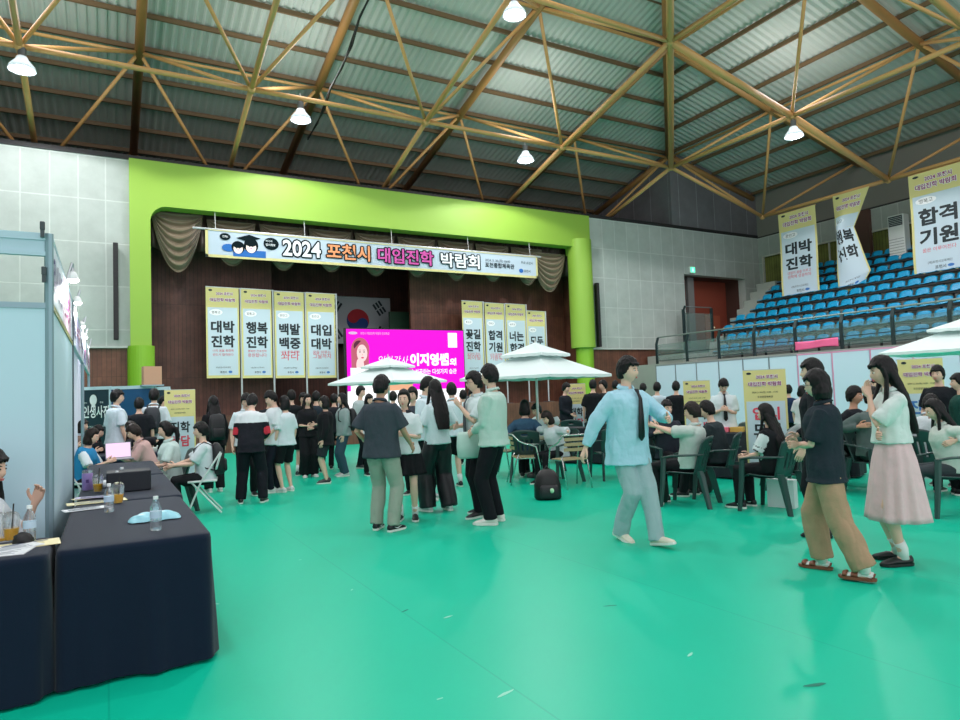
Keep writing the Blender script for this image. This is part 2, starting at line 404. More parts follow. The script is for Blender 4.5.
# exit sign, doorway into the stand ----------------------------------
x, z = at_y(692, 270, YS-.06)
t = thing('exit_sign', 'small lit green exit sign above the doorway to the stand', 'exit sign', (x, YS-.06, z))
MB().rbox((0, 0, 0), (.34, .1, .3), .02).build('housing', M('exit_house', (225, 235, 230), .5), t)
EX = M('exit_glow', (60, 220, 150), .4, emit=(90, 240, 190), es=1.6)
mb = MB(); mb.box(-.14, -.056, -.12, .14, -.05, .12); mb.build('sign_face', EX, t)
mb = MB()
for (cx, cz, r) in ((.0, .075, .022),): disc(mb, cx, cz, r, r, 0, .0, 10)
mb.add([V((x, y, 0)) for x, y in ((-.03, .05), (.03, .05), (.025, -.01), (.06, -.08), (.03, -.09), (.0, -.03), (-.04, -.09), (-.07, -.07), (-.03, -.01))], [tuple(range(9))])
mb.build('running_figure', M('exit_white', (240, 250, 245), .4, emit=(235, 255, 245), es=1.2), t).matrix_local = upright((0, -.06, 0), -pi/2)
BR = M('red_brown_door', (150, 72, 54), .55, var=.08, scale=2)
mb = MB(); mb.box(vx0-.2, YS+1.2, 2.5, vx1+.2, YS+1.35, vz+.2); struct('wall_doorway_back', mb, BR)
mb = MB(); mb.box(vx0-.3, YS+.4, 2.5, vx0, YS+2.3, vz+.2); mb.box(vx1, YS+.4, 2.5, vx1+.3, YS+2.3, vz+.2); mb.box(vx0-.3, YS+.4, vz, vx1+.3, YS+2.3, vz+.2); struct('wall_doorway_side', mb, M('door_reveal', (84, 56, 48), .7))
mb = MB(); mb.box(vx0, YS+.4, 2.5, vx1, YS+2.3, 2.9); struct('floor_doorway', mb, M('stand_concrete', (140, 144, 138), .8, var=.1))
xg0 = at_y(691, 300, YS+.4)[0]; xg1 = at_y(697, 300, YS+.4)[0]
mb = MB(); mb.box(xg0, YS+.55, 2.9, xg1, YS+.7, vz-.01); o = mb.build('door_post', M('grey_post', (130, 130, 128), .6)); tag(o, 'grey square post inside the doorway to the stand', 'post')
x0, x1 = at_y(697.5, 320, YS+1.6)[0], at_y(712, 320, YS+1.6)[0]
t = thing('service_door', 'narrow red brown door with a bright round knob behind the grey post', 'door', (x0, YS+1.1, 2.9))
MB().box(0, 0, 0, x1-x0, .06, 2.1).build('door_leaf', M('door_leaf', (176, 92, 66), .5), t); MB().ell(((x1-x0)*.5, -.05, 1.5), (.05, .05, .05)).build('door_knob', M('brass_painted_glint', (240, 230, 190), .3, metal=.4, emit=(250, 240, 200), es=.3), t)  # knob's bright glint is put in as a weak emission

# roof sheet ----------------------------------------------------------
ROOF = M('ribbed_teal_roof_sheet', (176, 184, 176), .5, var=.10, scale=.35)
def roof_part(swap):
    mb = MB(); step = .06
    prof = [(0, 0), (.05, .0), (.09, .05), (.16, .05), (.20, 0)]
    lo = XL if not swap else YB
    x = lo; xs = []
    while x < (XC if not swap else YC)+.1:
        for (a, h) in prof[:-1]: xs.append((x+a, h))
        x += .25
    rows = []
    for (a, h) in xs:
        if not swap:   # x = a, runs along y
            y0 = max(a-.8, -a-1+0, 0) if a > 0 else max(-a*1.0-1, 0)
            y1 = YS+6
            rows.append([V((a, min(y0, y1), 0)), V((a, y1 if a < XC+.1 else y0, 0))])
            for p in rows[-1]: p.z = 12.4+.24*(22.5-(p.y+.8))+h
        else:
            x0 = max(a+.8, 0)
            rows.append([V((x0, a, 0)), V((XR, a, 0))])
            for p in rows[-1]: p.z = 12.4+.24*(22.5-p.x)+h
    vs = [p for r in rows for p in r]
    mb.add(vs, [(2*i, 2*i+1, 2*i+3, 2*i+2) for i in range(len(rows)-1)])
    return mb
ceil = struct('ceiling', roof_part(False), ROOF)
ceil2 = struct('ceiling_right', roof_part(True), ROOF)
# purlins: parallel to the eaves, four to a bay; one in four is a deeper pale gutter beam
PALE = M('pale_green_beam', (150, 172, 160), .6)
k = 0; y = 27.2
while y > 4:
    z = 12.4+.24*(22.5-(y+.8))-.11
    x1 = min(y+.8, XC) if y < YC else XC
    MB().box(XL, y-.035, z-.06, x1, y+.035, z+.08).build('purlin', PURL, ceil)
    if k in (9, 17): MB().box(XL, y-.5, z-.12, x1-.3, y-.14, z+.02).build('gutter_beam', PALE, ceil)
    xx = y+.8
    z = 12.4+.24*(22.5-xx)-.11
    MB().box(xx-.035, YB, z-.06, xx+.035, min(y, YC), z+.08).build('purlin', PURL, ceil2)
    if k in (9, 17): MB().box(xx-.5, YB, z-.12, xx-.14, y-.3, z+.02).build('gutter_beam', PALE, ceil2)
    y -= 1.35; k += 1

# space frame ---------------------------------------------------------
frame = thing('roof_space_frame', 'ochre painted steel tube space frame under the hall roof', 'roof frame', (0, 0, 0))
A = 5.4
LY = [19+A*k for k in (1, 0, -1, -2, -3)]; LXs = [19.8+A*k for k in (1, 0, -1, -2, -3, -4, -5)]
def lz(x, y): return 8.84+1.5+.235*(19.8-max(x, y+.8)) if max(x, y+.8) < 20 else 8.84+1.5-.27*(max(x, y+.8)-19.8)
def uz(x, y): return 10.65+1.5+.24*(22.5-max(x, y+.8))-.05
def LN(i, j): x = 19.8+A*i; y = 19+A*j; return V((x, y, lz(x, y)))
def UN(i, j): x = 22.5+A*i; y = 21.7+A*j; return V((x, y, uz(x, y)))
def bar(name, a, b, r, mat=YEL, n=8): MB().tube([a, b], r, n).build(name, mat, frame, smooth=True)
for i in range(-5, 2):
    for j in range(-3, 2):
        a = LN(i, j)
        main = .085
        if i < 1: 
            if not (j == 1 and i >= 0): bar('lower_chord', a, LN(i+1, j), .11 if j <= -1 and i >= -1 else .075)
        if j < 1:
            if not (i == 1 and j >= 0): bar('lower_chord', a, LN(i, j+1), .08)
        if i == 1 and j == 1: continue
        for di in (0, -1):
            for dj in (0, -1):
                ui, uj = i+di, j+dj
                if ui > 0 and uj >= 0: continue
                b = UN(ui, uj)
                if b.x > 28.2 or b.y > 27.9: continue
                bar('web_bar', a, b, .055)
        MB().ell(a, (.13, .13, .13), 10, 8).build('node_joint', YEL, frame, smooth=True)
hip0 = V((XC, YC, uz(XC, YC))); 
for j in (1, 0, -1, -2, -3):   # rafters down the stage slope
    pass
for i in (-5, -4, -3, -2, -1, 0):
    x = 22.5+A*i
    ytop = max(x-.8, 2)
    a = V((x, 27.4, uz(x, 27.4)-.02)); b = V((x, ytop, uz(x, ytop)-.02))
    if i == 0: b = V((x, YC, uz(x, YC)))
    bar('rafter', a, b, .14, BRN, 10)
for j in (0, -1, -2, -3, -4):
    y = 21.7+A*j
    if y < -5: continue
    xtop = max(y+.8, 2)
    bar('rafter', V((XR-.2, y, uz(XR-.2, y))), V((xtop, y, uz(xtop, y))), .14, BRN, 10)
bar('hip_rafter', hip0, V((3, 2.2, uz(3, 2.2))), .16, BRN, 10)
bar('hip_chord', LN(0, 0), LN(-3, -3), .11, YEL, 10)
for j in (0, -1, -2):
    y = 21.7+A*j
    x1 = y+.8
    bar('upper_chord', V((XL+.5, y, uz(x1, y)-.06)), V((x1, y, uz(x1, y)-.06)), .055)
    bar('upper_chord', V((x1, y, uz(x1, y)-.06)), V((x1, YB+.5, uz(x1, y)-.06)), .055)
# cables running down a chord
mb = MB()
a, b = V((5.6, 13.6, 11.6)), V((5.9, 21.5, 10.2))
for q in range(2):
    mb.tube([a.lerp(b, t/8)+V((.05*sin(t*2.1+q), .02*q, -.12*sin(pi*t/8)-.04*q)) for t in range(9)], .025, 6)
mb.build('cable', BLK, frame)

# high-bay lamps ------------------------------------------------------
LAMPM = M('lamp_glow', (255, 255, 255), .4, emit=(236, 246, 255), es=40)
SHADE = M('lamp_shade_glass', (200, 210, 212), .25, trans=.3, emit=(220, 232, 238), es=.5)
def lamp(x, y, z, label, group=None):
    t = thing('high_bay_lamp', label, 'ceiling lamp', (x, y, z), group=group)
    mb = MB(); mb.lathe([(.1, .34), (.12, .32), (.14, .26), (.27, .1), (.3, 0), (.285, 0), (.25, .1), (.12, .26), (.0+.01, .28)], n=28, caps=False); mb.build('lamp_shade', SHADE, t, smooth=True)
    mb = MB(); mb.cyl((0, 0), .09, .3, .55, 16); mb.build('ballast_housing', M('ballast_grey', (90, 92, 92), .5), t)
    mb = MB(); mb.cyl((0, 0), .02, .55, .8, 8); mb.build('hook', STEEL, t)
    mb = MB(); mb.ell((0, 0, .03), (.25, .25, .07), 20, 8); mb.build('lamp_lens', LAMPM, t, smooth=True)
    ld = bpy.data.lights.new('lamp_light', 'SPOT'); ld.energy = LAMP_W; ld.spot_size = R(152); ld.spot_blend = .12; ld.shadow_soft_size = .25; ld.color = (1.0, .955, .985)
    lo = bpy.data.objects.new('lamp_light', ld); COL.objects.link(lo); lo.parent = t; lo.location = (0, 0, -.06)
    ld = bpy.data.lights.new('added_uplight', 'POINT'); ld.energy = LAMP_W*.2; ld.shadow_soft_size = .9; ld.color = (1.0, .955, .985)  # added uplight with no fixture of its own, brightens the roof from above the lamp
    lo = bpy.data.objects.new('added_uplight', ld); COL.objects.link(lo); lo.parent = t; lo.location = (0, 0, 1.35)
LAMP_W = 950
lamp(-1.75, 19, 9.75, 'bright high bay lamp at the far left of the roof')
lamp(4.98, 19, 9.68, 'bright high bay lamp hanging over the left end of the stage')
lamp(12.8, 19, 9.6, 'bright high bay lamp hanging before the green band right of the stage centre')
lamp(9.0, 13.6, 11.0, 'brightest high bay lamp at the top middle of the roof')
lamp(19.8, 13.56, 9.62, 'bright high bay lamp before the seating stand')
for (x, y) in ((-1.7, 13.6), (3.6, 8.2), (14.4, 8.2), (19.8, 4), (9, 2.8), (-2, 3), (25, 9)):
    if x == 25: continue
    lamp(x, y, lz(x, y)-.6, 'bright high bay lamp further along the roof out of the picture', 'high bay lamps over the near half of the hall')
# ================================================================== SEATING STAND
CONC = M('stand_grey', (150, 154, 148), .8, var=.08, scale=1)
RISE, TREAD, X0, Z0 = .46, .8, 20.55, 2.45
yend = 19.6
st = MB()
NR = 9
for k in range(NR):
    st.box(X0+TREAD*k, YB, 0 if k == 0 else Z0-.6, X0+TREAD*(k+1) if k < NR-1 else XR, yend, Z0+RISE*k)
stand = st.build('seating_stand', CONC); tag(stand, 'grey stepped concrete stand carrying rows of blue seats', 'stand', kind='structure')
mb = MB(); mb.box(19.5, YB, 0, X0, YS-.1, 2.5); mb.box(X0, yend, 0, XR, YS-.05, 2.9)
for k in range(NR):   # stair beside the stage wall
    mb.box(X0+2.2+TREAD*k*.6, yend, 2.9, X0+2.2+TREAD*(k+1)*.6, yend+1.0, 2.9+RISE*k*.9)
o = mb.build('stand_walkway', M('walkway_grey', (158, 166, 158), .7, var=.05)); tag(o, 'grey walkway and steps at the foot of the stand', 'walkway', kind='structure')
# seats
BLU = M('seat_blue', (0, 146, 192), .4); BLUD = M('seat_beam_black', (20, 26, 30), .5)
def make_seat():
    t = thing('stadium_seat', 'blue', 'seat')
    mb = MB()
    def fn(u, v):   # v: front lip -> seat -> low back ; u across
        y = (u-.5)*.43
        if v < .55: x = -.2+.36*v/.55; z = .02*(1-v/.55)+.02*(2*u-1)**2-.015
        else: w = (v-.55)/.45; x = .16+.06*w+.02*sin(w*pi/2); z = .01+.25*w
        z -= (.05*(abs(2*u-1)**3))*(v > .8)
        if v < .08: z -= .02
        return V((x+.02*(abs(2*u-1)**2)*(v < .2), y, .43+z))
    mb.sheet(fn, 6, 10); mb.build('seat_shell', BLU, t, smooth=True, solid=.018)
    mb = MB(); mb.tube([(.0, 0, .42), (.02, 0, .33)], .025, 6); mb.build('bracket', BLUD, t)
    return t
seat = make_seat(); first = True
rown = ['front row', 'second row', 'third row', 'fourth row', 'fifth row', 'sixth row', 'seventh row', 'eighth row', 'top row']
lefts = [(709, 347), (716, 330), (699, 318), (714, 306), (745, 291), (752, 281), (760, 272), (766, 266), (772, 262)]
for k in range(NR):
    x = X0+TREAD*k+.42; z = Z0+RISE*k
    y1 = min(at_x(lefts[k][0]+6, lefts[k][1], x)[0], yend-.2)
    y0 = x/2.35 - .6
    n = int((y1-y0)/.52)
    for i in range(n):
        y = y1-.25-i*.52
        lab = 'blue plastic stadium seat in the %s of the stand' % rown[k]
        if first: seat.location = (x, y, z); seat['label'] = lab; seat['group'] = 'blue seats, '+rown[k]; first = False
        else: dup(seat, (x, y, z), 0, lab, 'blue seats, '+rown[k])
    t = thing('seat_beam', 'black steel beam on legs under the %s of blue seats' % rown[k], 'seat beam', (x, y1, z))
    MB().box(-.16, -(n*.52)-.1, .335, .1, 0, .40).build('beam', BLUD, t)
    for i in range(0, n+1, 2): MB().box(-.03, -.25-i*.52, 0, .03, -.2-i*.52, .34).build('leg', BLUD, t)
# railing with leaning posts and glass-like panels
RAILM = M('rail_dark', (42, 60, 62), .4, metal=.4); PIPE = M('rail_pipe', (150, 162, 160), .35, metal=.6)
GLS = M('rail_glass', (120, 150, 145), .08, alpha=.3)
xr = 19.75
t = thing('stand_railing', 'dark steel railing with posts and glass panels along the foot of the stand', 'railing', (xr, 0, 2.5))
us = [(656, 336), (686, 333), (718, 330), (753, 323), (794, 317), (840, 310), (891, 302), (948, 292)]
ys = [at_x(u, v, xr)[0] for u, v in us]
ys += [ys[-1]-1.5, ys[-1]-3]
zt = at_x(753, 325, xr)[1]-2.5
for y in ys:
    mb = MB(); mb.box(-.03, y-.05, -.25, .03, y+.05, zt*.75); mb.loft([[V((-.03, y-.05, zt*.75)), V((.03, y-.05, zt*.75)), V((.03, y+.05, zt*.75)), V((-.03, y+.05, zt*.75))], [V((.08, y-.05, zt)), V((.13, y-.05, zt)), V((.13, y+.05, zt)), V((.08, y+.05, zt))]])
    mb.build('post', RAILM, t)
MB().tube([(.1, ys[0], zt), (.1, ys[-1], zt)], .03, 8).build('handrail', PIPE, t)
for zz in (.12, .36): MB().tube([(0, ys[0], zz*zt), (0, ys[-1], zz*zt)], .014, 6).build('lower_rail', RAILM, t)
MB().box(-.006, ys[-1], .1, .006, ys[0], zt*.72).build('glass_panel', GLS, t)
t = thing('stand_railing', 'short return railing before the doorway to the stand', 'railing', (0, 0, 2.9))
xq, zq = at_y(683, 306, YS-.6)
for dx in (0, .05): pass
mb = MB(); mb.box(xq-.05, YS-.65, 0, xq+.05, YS-.55, zq-2.9-.15); mb.tube([(xq, YS-.6, zq-3.1), (xq+.12, YS-.6, zq-2.9)], .05, 6); mb.build('post', RAILM, t)
xq2, _ = at_y(711, 306, YS-.6)
MB().box(xq2-.05, YS-.65, 0, xq2+.05, YS-.55, zq-2.95).build('post', RAILM, t)
MB().tube([(xq+.1, YS-.6, zq-2.92), (xq2, YS-.6, zq-2.92)], .025, 6).build('handrail', PIPE, t)
MB().box(xq, YS-.606, .1, xq2, YS-.594, zq-3.2).build('glass_panel', GLS, t)
# small white plate at stair end, pink cloth on the rail
ya, za = at_x(795, 342, xr-.12); yb, zb = at_x(838, 343, xr-.12)
mb = MB(); mb.sheet(lambda u, v: V((xr-.12-.02*sin(u*11), ya+(yb-ya)*u, za-.02*sin(u*5)-v*(.28-.05*sin(u*3)))), 24, 5)
o = mb.build('pink_cloth', M('pink_cloth', (250, 110, 160), .6), solid=.01, smooth=True); tag(o, 'pink banner cloth tied low on the stand railing', 'banner')
# air conditioner
ya, za = at_x(901, 262, 27.3)
t = thing('air_conditioner', 'white floor standing air conditioner at the top of the stand', 'air conditioner', (27.3, ya, za))
MB().rbox((0, 0, .93), (.4, .62, 1.86), .03).build('cabinet', M('ac_white', (220, 226, 222), .45), t)
mb = MB(); mb.box(-.215, -.26, 1.42, -.2, .26, 1.8); mb.build('air_outlet', M('ac_dark', (40, 52, 60), .4), t)
mb = MB()
for k in range(5): mb.box(-.225, -.25, 1.47+k*.065, -.21, .25, 1.485+k*.065)
mb.build('louvre', M('ac_white', (220, 226, 222)), t)
mb = MB()
for k in range(8): mb.box(-.21, -.28, .12+k*.11, -.2, .28, .135+k*.11)
mb.build('air_intake', M('ac_slot', (110, 120, 120), .5), t)

# white partition row -------------------------------------------------
PART = M('partition_white_blue', (206, 220, 238), .5); ALU = M('partition_alu', (150, 158, 165), .4, metal=.5); PINK = M('partition_pink', (226, 150, 186), .5)
XP = 18.9; PZ = 2.42
def partition_run(p0, p1, n, label, postm, z=PZ, group=None):
    p0 = V(p0); p1 = V(p1); L = (p1-p0).length; a = atan2(p1.y-p0.y, p1.x-p0.x)
    for i in range(n):
        q = p0.lerp(p1, i/n)
        t = thing('partition_panel', label, 'partition', q, a, group)
        w = L/n
        MB().box(.025, -.012, .05, w-.025, .012, z-.04).build('panel', PART, t)
        MB().box(0, -.025, 0, .03, .025, z).build('post', postm, t)
        MB().box(0, -.02, z-.045, w, .02, z).build('top_rail', postm if postm is PINK else ALU, t)
yL = at_x(656, 367, XP)[0]
partition_run((XP, yL, 0), (XP, 13.3, 0), 6, 'pale blue white exhibition partition panel before the stand', M('post_grey', (120, 126, 136), .4), group='partition panels with grey posts')
partition_run((XP, 13.3, 0), (XP, 5.3, 0), 7, 'pale exhibition partition panel with pink edge strips before the stand', PINK, group='partition panels with pink posts')
# ================================================================== BANNERS AND SIGNS
B_YEL = M('banner_yellow', (222, 214, 146), .7, spec=.2); B_WHT = M('banner_pale_blue', (200, 218, 228), .7, spec=.2)
INK = M('banner_ink', (24, 40, 46), .6); RED = M('banner_red', (222, 70, 90), .6); PUR = M('banner_plum', (150, 50, 110), .6)
WHT = M('banner_white', (245, 248, 250), .6); BLU2 = M('banner_blue', (60, 120, 190), .6); MAG = M('banner_magenta', (190, 80, 150), .6); ORG = M('banner_orange', (240, 150, 70), .6)
BM = [B_YEL, B_WHT, INK, RED, PUR, WHT, BLU2, ORG]
POLE = M('banner_pole', (205, 212, 214), .35, metal=.4)
def gridr(mb, x0, y0, x1, y1, mi, z, nx=12, ny=36):
    old = mb.mi; mb.mi = mi; mb.sheet(lambda u, v: V((x0+(x1-x0)*u, y0+(y1-y0)*v, z)), nx, ny); mb.mi = old
def face(w, h, big, tagt, red, kind='v', warp=None, sp=.162):
    """artwork of a tall fair banner, origin at its bottom middle"""
    mb = MB()
    hd = .22*h
    gridr(mb, -w/2, 0, w/2, h, 0, 0)
    gridr(mb, -w/2+.05*w, .03*h, w/2-.05*w, h-hd*(1 if kind == 'v' else 1.4), 1, .004)
    old = mb.mi
    write(mb, '2024 포천시', .06*w, h-.30*hd, w=.50*w, bold=.03, mi=4, z=.006, outline=5)
    write(mb, '대입진학 박람회', 0, h-.62*hd, w=.76*w, bold=.03, mi=4, z=.006, outline=5)
    disc(mb, -.36*w, h-.14*hd, .06*w, .012*h, 2, .005, 10)
    if kind == 'v':
        disc(mb, -.2*w, h-hd-.055*h, .2*w, .035*h, 5, .006)
        write(mb, tagt, -.2*w, h-hd-.055*h, w=.26*w, bold=.0, mi=2, z=.009)
        y0 = .565*h
        for i, s in enumerate(big): write(mb, s, .0*w, y0-i*sp*h, w=.70*w, h=sp*.80*h, bold=.018, thick=.02, mi=2, z=.008)
        for i, s in enumerate(red): write(mb, s, 0, y0-sp*1.62*h-i*.045*h, w=.62*w, bold=.0, mi=3, z=.008)
        write(mb, '포천시', .0, .065*h, w=.2*w, bold=.015, mi=2, z=.008); disc(mb, .16*w+.05, .066*h, .06*w, .014*h, 6, .008)
        write(mb, '(재)포천시교육재단', 0, .115*h, w=.45*w, bold=0, mi=2, z=.008)
    else:  # x-banner
        write(mb, '2024. 5. 30.(목) 10:00 - 17:00', 0, h-1.0*hd, w=.6*w, bold=.01, mi=2, z=.006)
        write(mb, '포천종합체육관', 0, h-1.2*hd, w=.36*w, bold=.01, mi=2, z=.006)
        y0 = h-1.95*hd
        for i, (s, mi) in enumerate(big): write(mb, s, 0, y0-i*.16*h, w=.62*w, h=.125*h, bold=.015, mi=mi, z=.008, thick=.015)
        write(mb, '포천시', 0, .08*h, w=.2*w, bold=.01, mi=2, z=.008)
    if warp: mb.v = [tuple(warp(V(p))) for p in mb.v]
    return mb

# main banner ----------------------------------------------------------
YB0 = YS-.12
xa, za = at_y(205, 224, YB0); xb, zb = at_y(537, 261, YB0); _, zc_ = at_y(205, 252, YB0); _, zd = at_y(537, 282, YB0)
zt = (za+zb)/2; zl = (zc_+zd)/2; W = xb-xa; H = zt-zl
t = thing('main_banner', 'wide pale blue banner with Korean fair title hung across the stage', 'banner', ((xa+xb)/2, YB0, zl))
t.rotation_euler = (0, 0, 0)
TM = upright((0, 0, 0), -pi/2)
mb = MB(); mb.sheet(lambda u, v: V((-W/2+W*u, v*H, .02*sin(u*9)*(1-v))), 60, 4)
mb.build('banner_cloth', M('title_banner_blue', (178, 196, 208), .7, spec=.2), t, smooth=True).matrix_local = TM
mb = MB(); rect(mb, -W/2, 0, W/2, .1*H, 0, .024); rect(mb, -W/2, 0, -W/2+.08, H, 0, .024); rect(mb, W/2-.08, 0, W/2, H, 0, .024); rect(mb, -W/2, .97*H, W/2, H, 0, .024)
mb.build('border', M('title_banner_yellow', (206, 200, 140), .7, spec=.2), t).matrix_local = TM
cxf = lambda u: at_y(u, 250, YB0)[0]-(xa+xb)/2
bm2 = [M('title_ink', (10, 26, 30), .8, spec=.1), M('title_white', (226, 232, 235), .7, spec=.2), M('title_orange', (226, 150, 104), .7, spec=.2), M('title_pink', (200, 84, 160), .7, spec=.2), M('title_blue', (44, 104, 176), .7, spec=.2), M('skin_print', (245, 225, 215), .6)]
for s, u0, u1, mi in (('2024', 281, 322, 1), ('포천시', 325, 371, 2), ('대입진학', 376, 434, 3), ('박람회', 439, 480, 1)):
    mb = MB(); write(mb, s, (cxf(u0)+cxf(u1))/2, .54*H, w=cxf(u1)-cxf(u0)-.1, h=.62*H, bold=.025, mi=mi, z=.028, outline=0)
    mb.build('title_word', bm2, t).matrix_local = TM
mb = MB()
write(mb, '2024. 5. 30.(목) 10:00', cxf(497), .66*H, w=1.1, bold=.0, mi=0, z=.028)
write(mb, '포천종합체육관', cxf(499), .46*H, w=1.3, bold=.02, mi=0, z=.028)
write(mb, '주최 포천시', cxf(526), .68*H, w=.55, bold=0, mi=0, z=.028); disc(mb, cxf(520), .3*H, .1, .08, 4, .028); write(mb, '포천시', cxf(526), .3*H, w=.3, bold=0, mi=0, z=.028)
mb.build('small_lettering', bm2, t).matrix_local = TM
mb = MB()   # drawing of two graduates with speech balloons
c1, c2 = cxf(238), cxf(251)
rect(mb, c1-.15, .08*H, c2+.45, .34*H, 4, .027)
disc(mb, c1-.28, .38*H, .2, .12, 4, .026); disc(mb, c1, .42*H, .2, .2, 0, .027); disc(mb, c2, .52*H, .22, .24, 0, .027)
disc(mb, c1, .36*H, .14, .15, 5, .029); disc(mb, c2, .44*H, .155, .17, 5, .029); disc(mb, c1, .47*H, .14, .07, 0, .030); disc(mb, c2, .56*H, .155, .07, 0, .030)
mb.mi = 0; mb.add([V((c2-.45, .76*H, .03)), V((c2-.05, .92*H, .03)), V((c2+.3, .8*H, .03)), V((c2-.1, .66*H, .03))], [(0, 1, 2, 3)])
for c, y in ((c1, .39*H), (c2, .48*H)):
    disc(mb, c-.05, y, .016, .02, 0, .032); disc(mb, c+.05, y, .016, .02, 0, .032); disc(mb, c, y-.06, .03, .012, 3, .032)
disc(mb, c2+.62, .64*H, .24, .2, 0, .027); write(mb, '입시정보', c2+.6, .6*H, w=.3, bold=.02, mi=1, z=.031); write(mb, '여기서', c2+.55, .74*H, w=.2, bold=.01, mi=1, z=.031)
disc(mb, c1-.38, .78*H, .16, .11, 0, .027); write(mb, '진학!', c1-.38, .78*H, w=.16, bold=.01, mi=1, z=.031)
mb.build('graduate_drawing', bm2, t).matrix_local = TM
mb = MB(); mb.tube([(-W/2-.35, .02, H+.02), (W/2+.2, .02, H+.02)], .035, 8); mb.build('pole', POLE, t)
mb = MB()
for x in (-W/2+.3, -W/4, 0, W/4, W/2-.3): mb.tube([(x, .02, H), (x, .1, H+.75)], .008, 5)
mb.build('hanging_rope', WHITE, t)

# stage flag banners ---------------------------------------------------
YF = YS+.9
def stage_banner(u0, u1, vt, vb, big, tagt, red, label):
    x0, z1 = at_y(u0, vt, YF); x1, _ = at_y(u1, vt, YF); _, z0 = at_y((u0+u1)/2, vb, YF)
    w, h = x1-x0, z1-z0
    t = thing('stage_flag_banner', label, 'banner', ((x0+x1)/2, YF, 1.1), 0, 'tall flag banners on the stage')
    face(w, h, big, tagt, red).build('banner_sheet', BM, t).matrix_local = Matrix.Translation((0, 0, z0-1.1)) @ upright((0, 0, 0), -pi/2)
    mb = MB(); mb.tube([(w/2+.06, .03, 0), (w/2+.06, .03, z1-1.1+.02), ], .03, 8); mb.tube([(w/2+.06, .03, z1-1.1), (-w/2, .02, z1-1.1+.02)], .02, 6); mb.build('pole', POLE, t)
    mb = MB(); mb.box(w/2-.06, -.2, 0, w/2+.16, .25, .05); mb.build('base_plate', M('base_grey', (90, 90, 92), .5), t)
stage_banner(205.5, 238.5, 287, 378, ['대박', '진학'], '영북고', ['너의 꿈을 응원해', '반드시 합격한다'], 'tall yellow and white flag banner reading daebak jinhak, first on the left of the stage')
stage_banner(241, 271, 289, 378, ['행복', '진학'], '일동고', ['행복한 진로진학', '응원합니다'], 'tall flag banner reading haengbok jinhak, second on the left of the stage')
stage_banner(274, 303.5, 291.5, 378, ['백발', '백중'], '관인고', ['너의 꿈을 향해', '쏴라'], 'tall flag banner reading baekbal baekjung, third on the left of the stage')
stage_banner(306, 334.5, 293, 378, ['대입', '대박'], '포천고', ['꿈을 이루는', '그날까지'], 'tall flag banner reading daeip daebak, beside the national flag')
stage_banner(461.5, 482, 301, 377, ['꽃길', '진학'], '동남고', ['꽃길만 걷자', '파이팅'], 'tall flag banner reading kkotgil jinhak, just right of the magenta screen')
stage_banner(484.5, 503.5, 303, 377, ['합격', '기원'], '영북고', ['너의 합격을', '기원해'], 'tall flag banner reading hapgyeok giwon, second to the right of the magenta screen')
stage_banner(505.5, 525, 304, 378, ['너는', '합격'], '송우고', ['너는 이미', '합격'], 'tall flag banner reading neoneun hapgyeok, above the two tier parasol')
stage_banner(526.5, 544.5, 311, 380, ['모두', '합격'], '포천고', ['모두 합격', '하자'], 'tall flag banner reading modu hapgyeok, rightmost on the stage')

# banners hung from the truss over the stand ---------------------------
XH = 25.1
FW = M('banner_back', (200, 206, 200), .7)
def hung(u0, v0, u1, v1, vb, big, tagt, red, label, fold=False):
    ya, za = at_x(u0, v0, XH); yb, zb = at_x(u1, v1, XH); _, z0 = at_x(u0+4, vb, XH)
    w = ya-yb; z1 = (za+zb)/2; h = z1-z0
    t = thing('hanging_banner', label, 'banner', (XH, (ya+yb)/2, z0), 0, 'banners hung from the roof frame')
    def warp(p):
        k = 1-p.y/h
        if not fold: return V((p.x, p.y, p.z+.05*sin(p.y*1.7+.4)*k))
        u = (p.x+w/2)/w
        right = 1-.58*k/.36 if k < .36 else (.42+.46*(k-.36)/.5 if k < .86 else .88-.3*(k-.86)/.14)
        return V((-w/2+w*right*u, p.y-(.10*h*(1-u)*k), p.z+.35*(1-right)*sin(u*pi*1.5)+.04*sin(p.y*2)))
    mbf = face(w, h, big, tagt, red, warp=warp, sp=.20 if u0 > 900 else .175)
    mbf.build('banner_sheet', BM, t).matrix_local = upright((0, 0, 0), pi)
    mb = MB(); mb.tube([(.03, -w/2, h), (.03, w/2, h)], .03, 8); mb.build('top_rod', YEL, t)
hung(778, 215, 815, 205, 299, ['대박', '진학'], '관인고', ['대입의 꿈을 이루고', '진학에 성공하자'], 'yellow edged banner reading daebak jinhak hung over the stand')
hung(833, 196, 870, 187, 289, ['행복', '진학'], '동남고', ['', ''], 'yellow edged banner folded over on itself between the two flat ones', fold=True)
hung(908, 177, 962, 161, 278, ['합격', '기원'], '영북고', ['꿈은 이루어진다'], 'yellow edged banner reading hapgyeok giwon hung nearest over the stand')

